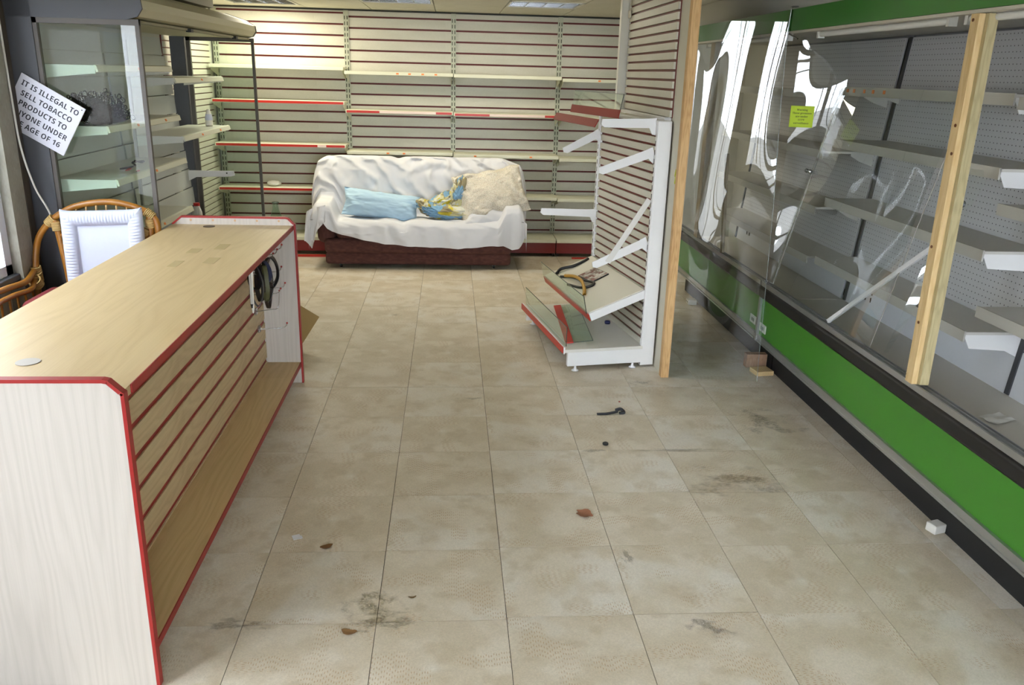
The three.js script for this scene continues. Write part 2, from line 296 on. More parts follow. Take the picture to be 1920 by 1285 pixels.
single('loose_plinth', 'loose red plinth board lying on the floor left of the sofa', 'board', B(0.34, 0.014, 0.05), ticketRed, [-1.06, 0.007, -5.6], [0, 0.03, 0]);
single('red_offcut', 'small red plastic strip on the floor beneath the bottom shelf', 'strip', B(0.16, 0.012, 0.03), ticketRed, [1.5, 0.006, -5.62], [0, 0.04, 0]);
{ // glass bottle standing on the bottom shelf
  const t = thing('glass_bottle', 'clear glass bottle with narrow neck and rim behind the counter', 'bottle', [-1.43, 0.174, -5.8]);
  part('body', lathe([[0.0, 0.001], [0.055, 0.001], [0.058, 0.02], [0.058, 0.13], [0.05, 0.18], [0.03, 0.235], [0.024, 0.29], [0.026, 0.3]], 28), greenGlass, t);
  part('rim', new THREE.TorusGeometry(0.027, 0.007, 8, 24).rotateX(Math.PI / 2), phys('#9fb0ac', 0.1, { transmission: 0.6, thickness: 0 }), t, [0, 0.301, 0]);
}
{ // crumpled plastic scraps on the low shelf
  const r = rng(15), g = new THREE.IcosahedronGeometry(0.05, 3), p = g.attributes.position;
  for (let i = 0; i < p.count; i++) { const k = 0.75 + 0.5 * fbm(p.getX(i) * 40 + 9, p.getZ(i) * 40 + p.getY(i) * 30, 3); p.setXYZ(i, p.getX(i) * k * 1.3, p.getY(i) * k * 0.5, p.getZ(i) * k); } g.computeVertexNormals();
  single('plastic_scrap', 'crumpled clear plastic scrap on the low red-edged shelf', 'scrap', g, phys('#e9eae2', 0.35, { transmission: 0.4, thickness: 0 }), [-1.44, 0.652, -5.86]);
}

// ---------------------------------------------------------------- wall cooler with glass ends
{
  const XB = -1.93, XF = -1.295, z0 = -4.72, z1 = -2.17, HT = 1.915;
  const t = thing('wall_cooler', 'open wall cooler with glass end panels and a yellowed curved canopy', 'cooler', [XB, 0, (z0 + z1) / 2]);
  const L = z1 - z0, D = XF - XB;
  const endGrey = mat('#505258', 0.6), frameBrown = mat('#55504c', 0.5), panelW = mat('#c4c6c4', 0.5);
  for (const [s, nm] of [[1, 'near'], [-1, 'far']]) {
    const e = part('end_panel', s > 0 ? BB(0.0, 0.13, 0, HT + 0.1, -0.02, 0.02) : M(BB(0.0, 0.11, 0, HT, -0.02, 0.02)), endGrey, t, [0, 0, s * (L / 2 - 0.02)]);
    part('glass_frame', M(BB(0.12, 0.15, 0.52, HT, -0.014, 0.014), BB(D - 0.02, D, 0.52, HT, -0.012, 0.012), BB(0.12, D, HT - 0.028, HT, -0.014, 0.014), BB(0.12, D, 0.5, 0.525, -0.014, 0.014)), frameBrown, e);
    part('end_glass', new THREE.PlaneGeometry(D - 0.16, HT - 0.55), greenGlass, e, [(D + 0.13) / 2, (HT + 0.5) / 2, 0]);
  }
  // sloping back panels, each its own sheet
  const n = 9;
  for (let bay = 0; bay < 2; bay++) for (let k = 0; k < n; k++) {
    const ya = 0.62 + (HT - 0.62) * k / n, yb = 0.62 + (HT - 0.62) * (k + 1) / n - 0.006, xa = 0.115 - 0.075 * k / n;
    part('back_panel', B(0.012, yb - ya, L / 2 - 0.03, xa, (ya + yb) / 2, 0), panelW, t, [0, 0, (bay ? 1 : -1) * L / 4], [0, 0, 0.055]);
  }
  part('bracket_rail', M(BB(0.1, 0.115, 0.6, 1.85, -0.012, 0.012)), mat('#8e918f', 0.5), t);
  part('tub', M(BB(0.02, D, 0.05, 0.5, -L / 2 + 0.01, L / 2 - 0.01), BB(0.0, 0.06, 0.48, 0.64, -L / 2 + 0.01, L / 2 - 0.01)), mat('#8c9096', 0.5), t);
  // canopy: curved nose, yellowed plastic, dark end cap
  const nose = [[0.02, 0], [D - 0.06, 0], [D - 0.005, 0.015], [D + 0.02, 0.05], [D + 0.015, 0.09], [D - 0.05, 0.13], [D - 0.2, 0.175], [0.02, 0.18]];
  const can = part('canopy', ext(nose, L - 0.03).translate(0, 0, -L / 2 + 0.015), mat('#b9b394', 0.5), t, [0, HT, 0]);
  part('end_cap', ext(nose.map(([x, y]) => [x * 1.008, y * 1.03 - 0.003]), 0.014), endGrey, can, [0, 0, -L / 2]);
  part('end_cap', ext(nose.map(([x, y]) => [x * 1.008, y * 1.03 - 0.003]), 0.014), endGrey, can, [0, 0, L / 2 - 0.014]);
  for (const z of [-0.75, 0.35]) part('lamp_clip', B(0.03, 0.02, 0.05), black, can, [D - 0.02, -0.012, z]);
  part('under_strip', B(0.05, 0.012, L - 0.1, D - 0.05, -0.007, 0), mat('#8f8a70', 0.6), can);
  // bulkhead above the canopy
  const s = struct('trim_3');
  part('bulkhead', BB(XL, XF - 0.24, HT + 0.2, H - 0.001, z0 + 0.2, z1 + 0.1), mat('#b5b2a4', 0.8), s);
  part('switch_plate', B(0.006, 0.05, 0.1, XF - 0.237, HT + 0.25, -3.72), mat('#8b8796', 0.4), s);
}
function coolerShelf(label, y, za, zb, xf, tilt = 0) {
  const w = zb - za, xb = -1.835, D = xf - xb, t = thing('cooler_shelf', label, 'shelf', [xb, y, (za + zb) / 2], 0, 'shelves in the glass cooler');
  t.rotation.z = -tilt;
  const wm = mat('#d8d8cf', 0.45);
  part('tray', B(D, 0.012, w, D / 2, -0.006, 0), wm, t);
  const lip = part('front_lip', ext([[D - 0.004, 0.004], [D + 0.008, 0.0], [D + 0.016, -0.03], [D + 0.006, -0.034]], w).translate(0, 0, -w / 2), mat('#deddca', 0.45), t);
  for (const z of label.includes('bottle') || label.includes('heap') ? [0.18, -0.3] : [0]) part('sticker', B(0.003, 0.014, 0.024), orange, lip, [D + 0.014, -0.015, z], [0, 0, 0.45]);
  for (const s of [-1, 1]) part('bracket', ext([[0, 0], [0, -0.06], [D * 0.8, -0.034], [D, -0.03], [D, 0]], 0.004), wm, t, [0, -0.01, s * (w / 2 - 0.006) - 0.002]);
}
coolerShelf('top near shelf of the glass cooler under the canopy', 1.695, -3.43, -2.24, -1.555);
coolerShelf('cooler shelf carrying a tangled black heap', 1.395, -3.43, -2.24, -1.53);
coolerShelf('cooler shelf with black cord and red scraps', 1.122, -3.43, -2.24, -1.515);
coolerShelf('bottom cooler shelf just above the chair back', 0.805, -3.43, -2.24, -1.5);
coolerShelf('top far shelf of the cooler next to its far end glass', 1.625, -4.64, -3.45, -1.545);
coolerShelf('far cooler shelf carrying a small white bottle', 1.258, -4.64, -3.45, -1.52);
{ // bracket left without its shelf
  const g = ext([[0, 0.02], [0, -0.06], [0.06, -0.03], [0.33, -0.022], [0.36, -0.012], [0.355, 0.02]], 0.006, 0.001);
  const t = thing('empty_shelf_bracket', 'bare white shelf bracket jutting out in the far cooler bay', 'bracket', [-1.85, 0.885, -4.6]);
  part('arm', g, whiteMetal, t); part('bolt_hole', cyl(0.006, 0.006, 0.01, 10).rotateX(Math.PI / 2), slotDark, t, [0.3, 0.004, 0.004]);
}
{ // small bottles
  const t = thing('spray_bottle', 'small white plastic bottle with blue print on the far cooler shelf', 'bottle', [-1.63, 1.2585, -4.5]);
  part('body', lathe([[0, 0], [0.026, 0.001], [0.028, 0.01], [0.028, 0.06], [0.02, 0.095], [0.014, 0.115], [0.012, 0.125], [0, 0.127]], 20), mat('#e6e3da', 0.4), t);
  part('print', lathe([[0.0283, 0.045], [0.0285, 0.06], [0.022, 0.091]], 20).scale(1.02, 1, 1.02), mat('#c9cede', 0.5), t);
  const m = thing('milk_bottle', 'white plastic bottle with red screw cap at the end of the counter', 'bottle', [-1.545, 0.5005, -3.7]);
  part('body', lathe([[0, 0], [0.034, 0.001], [0.036, 0.01], [0.036, 0.18], [0.033, 0.22], [0.022, 0.255], [0.018, 0.268], [0, 0.269]], 24), mat('#e2e4e4', 0.35), m);
  part('cap', cyl(0.021, 0.022, 0.02, 20, 0, 0.275, 0), mat('#c5231d', 0.4), m);
}
{ // tangled black fibres
  const t = thing('fibre_heap', 'tangled heap of curly black fibres on a cooler shelf behind glass', 'fibre heap', [-1.67, 1.396, -2.53]);
  const r = rng(21), gs = [];
  const mound = (a) => 0.15 * Math.max(0, 1 - (a + 0.1) * (a + 0.1) * 3.2);
  for (let k = 0; k < 240; k++) {
    const a = -0.55 + r() * 0.95, h = mound(a), x = (r() - 0.5) * 0.2, y = 0.012 + r() * h; const pts = []; let p = [x, y, -a * 0.5], d = r() * 6.28;
    for (let s = 0; s < 6; s++) { pts.push([...p]); d += 1.1 + r() * 0.9; p = [p[0] + Math.cos(d) * 0.018, Math.max(0.006, p[1] + Math.sin(d) * 0.02), p[2] + (r() - 0.5) * 0.05]; }
    gs.push(tube(pts, 0.0026, 10, 4));
  }
  const st = part('strands', M(...gs), mat('#131316', 0.7), t); st.userData.kind = 'stuff';
  part('core', grid(16, 20, (u, v) => { const a = -0.55 + v * 0.95, h = mound(a) * 0.85; return [(u - 0.5) * 0.2 * (0.3 + 0.7 * Math.sqrt(h / 0.15 + 0.01)), 0.004 + h * Math.sin(Math.PI * u), -a * 0.5]; }), mat('#101012', 0.8, two), t);
}
single('black_tangle', 'loose black cord lying on the third cooler shelf', 'cord', tube([[-0.08, 0.004, -0.16], [0.0, 0.006, -0.05], [0.03, 0.02, 0.0], [-0.02, 0.016, 0.05], [0.02, 0.004, 0.12], [0.0, 0.005, 0.3]], 0.005), black, [-1.66, 1.123, -3.0]);
single('red_scrap', 'thin red scraps on the third cooler shelf', 'scrap', M(B(0.02, 0.003, 0.12), B(0.015, 0.003, 0.05, 0.06, 0, 0.08)), mat('#b5423c', 0.6), [-1.62, 1.1245, -2.72], [0, 0.2, 0]);
{ // warning sign about tobacco, hung crooked
  const w = 0.33, h = 0.27;
  const st = canvasTex(733, 600, (c, W, Hh) => { c.fillStyle = '#c9cad6'; c.fillRect(0, 0, W, Hh); c.fillStyle = '#1d1d2c'; c.font = 'bold 84px sans-serif'; c.textAlign = 'center'; c.textBaseline = 'middle'; ['IT IS ILLEGAL TO', 'SELL TOBACCO', 'PRODUCTS TO', 'ANYONE UNDER', 'THE AGE OF 16'].forEach((s, i) => c.fillText(s, W / 2, 84 + i * 108)); c.beginPath(); c.arc(W - 26, 26, 7, 0, 7); c.fill(); });
  const t = thing('warning_sign', 'white crooked sign about tobacco hanging on the cooler end', 'sign', [-1.796, 1.452, -2.147]);
  t.rotation.z = -0.535;
  part('board', RB(w, h, 0.006, 0.002), mat('#d5d6de', 0.5), t);
  part('lettering', new THREE.PlaneGeometry(w - 0.004, h - 0.004), mat('#ffffff', 0.5, { map: st }), t, [0, 0, 0.0035]);
}
single('white_cable', 'thin white cable running down the pier beside the cooler', 'cable', tube([[-1.897, 2.0, -2.06], [-1.893, 1.55, -2.06], [-1.88, 1.3, -2.05], [-1.845, 1.1, -2.06], [-1.8, 0.95, -2.09], [-1.77, 0.7, -2.1], [-1.76, 0.02, -2.12]], 0.005, 60, 8), mat('#c9c7c0', 0.5));

// ---------------------------------------------------------------- sales counter
{
  const z0 = -2.225, z1 = 0.275, xb = -1.24, xf = -0.595;
  const t = thing('sales_counter', 'long wood-effect sales counter with red edging and slatted front', 'counter', [(xb + xf) / 2, 0, (z0 + z1) / 2]);
  const L = z1 - z0, hx = (xf - xb) / 2, th = 0.022;
  const prof = (g) => [[-hx + g, 0.0], [hx - g, 0.0], [hx - g, 0.908 - g * 0.4], [hx - 0.006 - g, 0.912 - g * 0.4], [hx - 0.036 - g * 0.5, 0.942 - g], [hx - 0.05, 0.945 - g], [-hx + 0.05, 0.945 - g], [-hx + g, 0.905]];
  for (const s of [-1, 1]) {
    const z = s * (L / 2 - th / 2);
    const e = part('end_panel', ext(prof(0.0035), th).translate(0, 0, -th / 2), endWood, t, [0, 0, z]);
    const p = prof(0); const segs = []; for (let k = 1; k < 7; k++) { const [ax, ay] = p[k], [bxx, by] = p[k + 1]; segs.push(bar([ax, ay, 0], [bxx, by, 0], 0.004, th + 0.001)); }
    const rim = []; const ctr = [0, 0.45];
    for (let k = 1; k < 7; k++) { const a = p[k], b = p[k + 1], n = [b[1] - a[1], a[0] - b[0]], l = Math.hypot(...n), o = [n[0] / l * 0.0012, n[1] / l * 0.0012], q = (v, d) => [v[0] - n[0] / l * d, v[1] - n[1] / l * d];
      rim.push(ext([q(a, 0.0085), q(a, -0.0012), q(b, -0.0012), q(b, 0.0085)], th + 0.003).translate(0, 0, -th / 2 - 0.0015)); }
    part('edge_trim', M(...rim), redEdge, e).userData.label = 'red plastic edge trim';
    if (s < 0) for (let k = 0; k < 5; k++) part('screw_cap', cyl(0.006, 0.006, 0.002, 10).rotateX(Math.PI / 2), mat('#b7936c', 0.5), e, [-hx + 0.1 + k * 0.115, 0.925, th / 2 + 0.0005]);
  }
  const top = part('counter_top', B(2 * hx - 0.02, 0.024, L - 2 * th, -0.004, 0.890, 0), topWood, t);
  part('top_edge', RB(0.006, 0.025, L - 2 * th - 0.06, 0.002, hx - 0.012, 0.890, -0.03), redEdge, top);
  part('ticket_channel', B(0.004, 0.006, L - 2 * th, hx - 0.02, 0.876, 0), mat('#cfc7b2', 0.4), top);
  const grommet = (x, z, r, c) => part('cable_grommet', cyl(r, r, 0.004, 28), mat(c, 0.5), top, [x, 0.9025, z]);
  grommet(-0.949 - (xb + xf) / 2, 0.018 - (z0 + z1) / 2, 0.032, '#a9a49c'); grommet(-1.03 - (xb + xf) / 2, -2.14 - (z0 + z1) / 2, 0.03, '#4a3a22');
  for (const [x, z, w, d] of [[-0.83, -1.62, 0.05, 0.12], [-0.93, -1.52, 0.05, 0.1], [-0.8, -1.32, 0.05, 0.12], [-0.93, -1.25, 0.04, 0.12]]) part('tape_residue', B(w, 0.0006, d, x - (xb + xf) / 2, 0.9024, z - (z0 + z1) / 2), mat('#a8966b', 0.7), top);
  // slatted front
  const fx = -0.79 - (xb + xf) / 2;
  part('slat_backing', BB(fx - 0.03, fx - 0.0055, 0.1, 0.876, -L / 2 + th, L / 2 - th), mat('#8c1a14', 0.5), t);
  const gy = [0.8, 0.692, 0.588, 0.478, 0.368, 0.256, 0.142]; const ys = [0.876 + 0.007, ...gy, 0.1 - 0.007];
  for (let k = 0; k + 1 < ys.length; k++) part('slat', BB(fx - 0.0055, fx, ys[k + 1] + 0.011, ys[k] - 0.011, -L / 2 + th, L / 2 - th), slatWood, t);
  // low ledge
  const led = part('ledge', BB(fx - 0.03, hx - 0.012, 0.102, 0.124, -L / 2 + th, L / 2 - th), shelfWood, t);
  part('ledge_edge', BB(hx - 0.0115, hx - 0.0075, 0.101, 0.125, -L / 2 + th, L / 2 - th), redEdge, led);
  part('kick_board', BB(fx + 0.04, fx + 0.055, 0.0, 0.102, -L / 2 + th, L / 2 - th), shelfWood, t);
  part('carcass', M(BB(fx - 0.4, fx - 0.03, 0.42, 0.44, -L / 2 + th, L / 2 - th), BB(fx - 0.4, fx - 0.03, 0.08, 0.1, -L / 2 + th, L / 2 - th), BB(fx - 0.4, fx - 0.03, 0.08, 0.876, -0.01, 0.01)), shelfWood, t);
}
// hooks and the straps that hang from them at the far end of the counter
const hookSpots = [[-2.02, 0.8, 0], [-1.9, 0.8, 1], [-1.8, 0.8, 2], [-1.98, 0.692, 3], [-2.05, 0.588, 4], [-1.93, 0.588, 5], [-2.04, 0.368, 6], [-2.0, 0.478, 7]];
const hookWords = ['high up against the far end panel', 'under the counter top with straps on it', 'under the counter top with pale pens on it', 'in the second groove beside the straps', 'in the third groove by the end panel', 'in the third groove below the straps', 'low down by the ledge', 'hanging crooked below the straps'];
for (const [z, y, k] of hookSpots) {
  const t = thing('slatwall_hook', `thin chrome hook with red tip ${hookWords[k]}`, 'hook', [-0.79, y, z], 0, 'hooks on the counter slats');
  const tipY = k === 7 ? 0.1 : 0.03, out = k === 7 ? 0.12 : 0.15, dz = k === 7 ? -0.06 : -0.02;
  part('wire', tube([[0.004, 0, 0], [out * 0.6, 0.002, dz * 0.6], [out - 0.012, 0.008, dz], [out, tipY, dz]], 0.0024, 20, 6), chrome, t);
  part('tip', new THREE.SphereGeometry(0.0055, 10, 8), mat('#8e2a22', 0.4), t, [out, tipY, dz]);
  part('clip', B(0.01, 0.034, 0.03, 0.0055, 0.002, 0), chrome, t);
}
{
  const loops = [['black watch strap loop hanging lowest from the hook', -1.74, 0.79, 0.22, '#2b2320', 0.016, 1.0], ['black rubber strap with silver clasp on the front hook', -1.62, 0.83, 0.17, '#18181b', 0.02, 0.5], ['olive green strap hanging between black straps', -1.54, 0.83, 0.17, '#4a4a2c', 0.018, 0.6], ['dark leather strap folded over the hook', -1.58, 0.83, 0.18, '#241a18', 0.022, 0.4], ['navy blue strap tucked behind the others', -1.6, 0.84, 0.11, '#1c2444', 0.022, 0.8], ['short dark brown strap beside the end panel', -1.7, 0.84, 0.13, '#33241d', 0.024, 0.3], ['grey fabric strap hanging beside the olive strap', -1.52, 0.84, 0.2, '#3c3d40', 0.02, 0.3], ['thick black strap hanging straight among the straps', -1.66, 0.83, 0.2, '#1a1714', 0.024, 0.2], ['black braided strap tangled with the brown strap', -1.65, 0.845, 0.15, '#202022', 0.02, 0.9], ['black strap bunched under the counter edge', -1.5, 0.845, 0.12, '#151517', 0.024, 0.6]];
  loops.forEach(([label, z, y, len, col, w, open], i) => {
    const o = 0.018 + 0.02 * open, x = -0.66 + (i % 3) * 0.018;
    const path = new THREE.CatmullRomCurve3([V([0, 0, 0]), V([0.006, -len * 0.3, -o]), V([0.004, -len * 0.75, -o]), V([0, -len, 0]), V([-0.004, -len * 0.75, o]), V([-0.006, -len * 0.3, o])], true);
    const g = new THREE.ExtrudeGeometry(new THREE.Shape([[-0.0016, -w / 2], [0.0016, -w / 2], [0.0016, w / 2], [-0.0016, w / 2]].map(([a, b]) => new THREE.Vector2(a, b))), { steps: 36, extrudePath: path });
    const t = thing('watch_strap', label, 'strap', [x, y, z], 0.3 * i, 'straps hanging under the counter');
    part('band', g, mat(col, 0.5), t); part('buckle', new THREE.TorusGeometry(w * 0.45, 0.002, 6, 14), chrome, t, [0.004, -len * 0.25, -o]);
  });
  [['pale grey pen hanging at the front of the straps', -1.42, 0.17, '#b9b5ae'], ['white twisted pen hanging beside the grey pen', -1.46, 0.2, '#dcd6cc']].forEach(([label, z, len, col], i) => {
    const t = thing('hanging_pen', label, 'pen', [-0.665, 0.84, z]); t.rotation.x = -0.12 * i;
    part('barrel', cyl(0.006, 0.006, len - 0.02, 12, 0, -len / 2, 0), mat(col, 0.4), t); part('tip', cyl(0.0065, 0.003, 0.02, 12, 0, -len, 0), i ? mat(col, 0.4) : black, t);
  });
}
single('cardboard_sheet', 'brown cardboard sheet leaning behind the far end of the counter', 'cardboard', B(0.3, 0.36, 0.006), mat('#8f7444', 0.8), [-0.8, 0.15, -2.75], [-0.1, 0.4, -0.6]);
// ---------------------------------------------------------------- rattan armchair
{
  const t = thing('rattan_armchair', 'rattan armchair with bound cane hoop back standing behind the counter', 'chair', [-1.57, 0, -1.8]);
  const L = (x, y, z) => [x + 1.57, y, z + 1.8];
  const cane = mat('#ffffff', 0.35, { map: tex(128, 256, (u, v) => { const n = fbm(u * 3, v * 6, 61), f = vn(u * 30, v * 4, 62); return mix([122, 74, 20], [186, 130, 48], n * 0.7 + f * 0.3); }, 1, 1) });
  const bind = mat('#b79a62', 0.6);
  part('hoop', tube([L(-1.885, 0.42, -2.0), L(-1.888, 0.67, -2.03), L(-1.881, 0.782, -2.05), L(-1.851, 0.866, -2.055), L(-1.774, 0.948, -2.06), L(-1.661, 1.01, -2.065), L(-1.502, 1.034, -2.07), L(-1.373, 1.012, -2.065), L(-1.295, 0.974, -2.06), L(-1.264, 0.93, -2.05), L(-1.262, 0.8, -2.04), L(-1.262, 0.42, -2.0)], 0.0165, 90, 10), cane, t);
  part('back_post', tube([L(-1.765, 0.94, -2.05), L(-1.75, 0.82, -2.045), L(-1.725, 0.6, -2.03), L(-1.72, 0.4, -2.0)], 0.0165, 24, 10), cane, t);
  part('back_post', tube([L(-1.3, 0.965, -2.05), L(-1.295, 0.85, -2.045), L(-1.3, 0.6, -2.03), L(-1.31, 0.4, -2.0)], 0.0165, 24, 10), cane, t);
  part('inner_arc', tube([L(-1.74, 0.86, -2.045), L(-1.68, 0.9, -2.045), L(-1.52, 0.96, -2.045), L(-1.38, 0.92, -2.045), L(-1.31, 0.83, -2.04), L(-1.36, 0.72, -2.04)], 0.013, 40, 8), cane, t);
  for (let k = 0; k < 7; k++) part('back_cane', rod(L(-1.66 + k * 0.05, 1.0 + 0.02 * Math.sin(k * 0.5), -2.06), L(-1.68 + k * 0.055, 0.44, -2.0), 0.005, 6), mat('#b89868', 0.5), t);
  const wrap = (p, r, h, rot) => { const w = part('binding', M(...[0, 1, 2, 3, 4, 5].map((k) => new THREE.TorusGeometry(r, 0.0042, 6, 18).rotateX(Math.PI / 2).translate(0, (k - 2.5) * h / 6, 0))), bind, t, L(...p), rot); return w; };
  wrap([-1.79, 0.935, -2.055], 0.021, 0.05, [0, 0, -0.8]); wrap([-1.762, 0.91, -2.05], 0.021, 0.045, [0, 0, 0.1]);
  wrap([-1.3, 0.975, -2.06], 0.021, 0.05, [0, 0, 0.9]); wrap([-1.299, 0.93, -2.05], 0.021, 0.045, [0, 0, 0.05]); wrap([-1.325, 0.885, -2.045], 0.018, 0.04, [0, 0, -0.5]);
  wrap([-1.886, 0.65, -2.02], 0.028, 0.05, [0.2, 0, 0]); wrap([-1.886, 0.685, -2.03], 0.022, 0.04, [0.2, 0, 0]); wrap([-1.878, 0.63, -1.99], 0.03, 0.05, [0.7, 0, 0]);
  // arms
  for (const s of [-1, 1]) {
    const x = (v) => s < 0 ? v : -3.148 - v;
    part('arm_rail', tube([L(x(-1.887), 0.69, -2.02), L(x(-1.882), 0.655, -1.9), L(x(-1.878), 0.668, -1.7), L(x(-1.878), 0.67, -1.5), L(x(-1.87), 0.63, -1.4), L(x(-1.865), 0.42, -1.36), L(x(-1.865), 0.01, -1.35)], 0.015, 50, 10), cane, t);
    part('arm_loop', tube([L(x(-1.884), 0.64, -2.0), L(x(-1.855), 0.62, -1.88), L(x(-1.845), 0.638, -1.68), L(x(-1.845), 0.63, -1.52), L(x(-1.845), 0.56, -1.44), L(x(-1.85), 0.42, -1.42)], 0.013, 40, 10), cane, t);
    for (let k = 0; k < 6; k++) part('spindle', rod(L(x(-1.858), 0.63, -1.9 + k * 0.075), L(x(-1.85), 0.4, -1.92 + k * 0.085), 0.006, 6), cane, t);
    part('leg', tube([L(x(-1.885), 0.42, -2.0), L(x(-1.882), 0.2, -2.0), L(x(-1.885), 0.01, -2.02)], 0.0165, 16, 10), cane, t);
  }
  part('seat_frame', M(rod(L(-1.875, 0.4, -2.0), L(-1.868, 0.4, -1.36), 0.016), rod(L(-1.275, 0.4, -2.0), L(-1.28, 0.4, -1.36), 0.016), rod(L(-1.875, 0.4, -2.0), L(-1.27, 0.4, -2.0), 0.016), rod(L(-1.868, 0.4, -1.36), L(-1.28, 0.4, -1.36), 0.016)), cane, t);
  part('seat_cushion', RB(0.5, 0.2, 0.34, 0.05, -0.001, 0.515, -0.03, 4), mat('#6d1d20', 0.85), t).userData.label = 'dark red seat cushion';
}
{ // padded changing mat propped on the chair
  const t = thing('padded_mat', 'white padded baby mat with a round blue badge propped on the chair', 'mat', [-1.5, 0.575, -1.955]);
  t.rotation.set(-0.12, 0.02, 0.04);
  const w = 0.4, h = 0.43, f = (u, v, s) => {
    const a = Math.min(u, 1 - u) * w, b = Math.min(v, 1 - v) * h, e = Math.min(a, b), rim = Math.min(1, e / 0.075);
    let z = e < 0.075 ? 0.03 * Math.sqrt(Math.max(0, 1 - (2 * rim - 1) ** 2)) : 0.002;
    const along = a < b ? v * h : u * w;
    if (e < 0.07 && e > 0.004) z += 0.0025 * Math.sin(along * 420) * (1 - Math.abs(2 * rim - 1)) + 0.002 * vn(along * 60, e * 40, 4);
    z += e > 0.075 ? 0.0015 * fbm(u * 9, v * 9, 3) : 0;
    return [(u - 0.5) * w * (1 - 0.06 * v * 0), v * h + 0.012 * (Math.abs(u - 0.5) * 2) ** 8 * v, s * z];
  };
  part('padding', grid(120, 120, (u, v) => f(u, v, 1)), mat('#c3c9dc', 0.6, two), t);
  part('backing', grid(24, 24, (u, v) => f(u, v, -0.5)), mat('#c3c9dc', 0.6, two), t);
  const bt = canvasTex(256, 256, (c) => { c.fillStyle = '#2f74c0'; c.fillRect(0, 0, 256, 256); c.fillStyle = '#b9d4ef'; c.font = '62px sans-serif'; c.textAlign = 'center'; c.textBaseline = 'middle'; c.fillText('hello', 128, 96); c.fillText('world', 128, 160); });
  const bg = part('badge', cyl(0.032, 0.032, 0.003, 40), mat('#2f74c0', 0.5), t, [-0.082, 0.1, 0.0065], [Math.PI / 2, 0, 0]); bg.userData.label = 'round blue badge reading hello world';
  part('badge_print', new THREE.CircleGeometry(0.0315, 40), mat('#ffffff', 0.5, { map: bt }), bg, [0, 0.0018, 0], [-Math.PI / 2, 0, 0]);
}

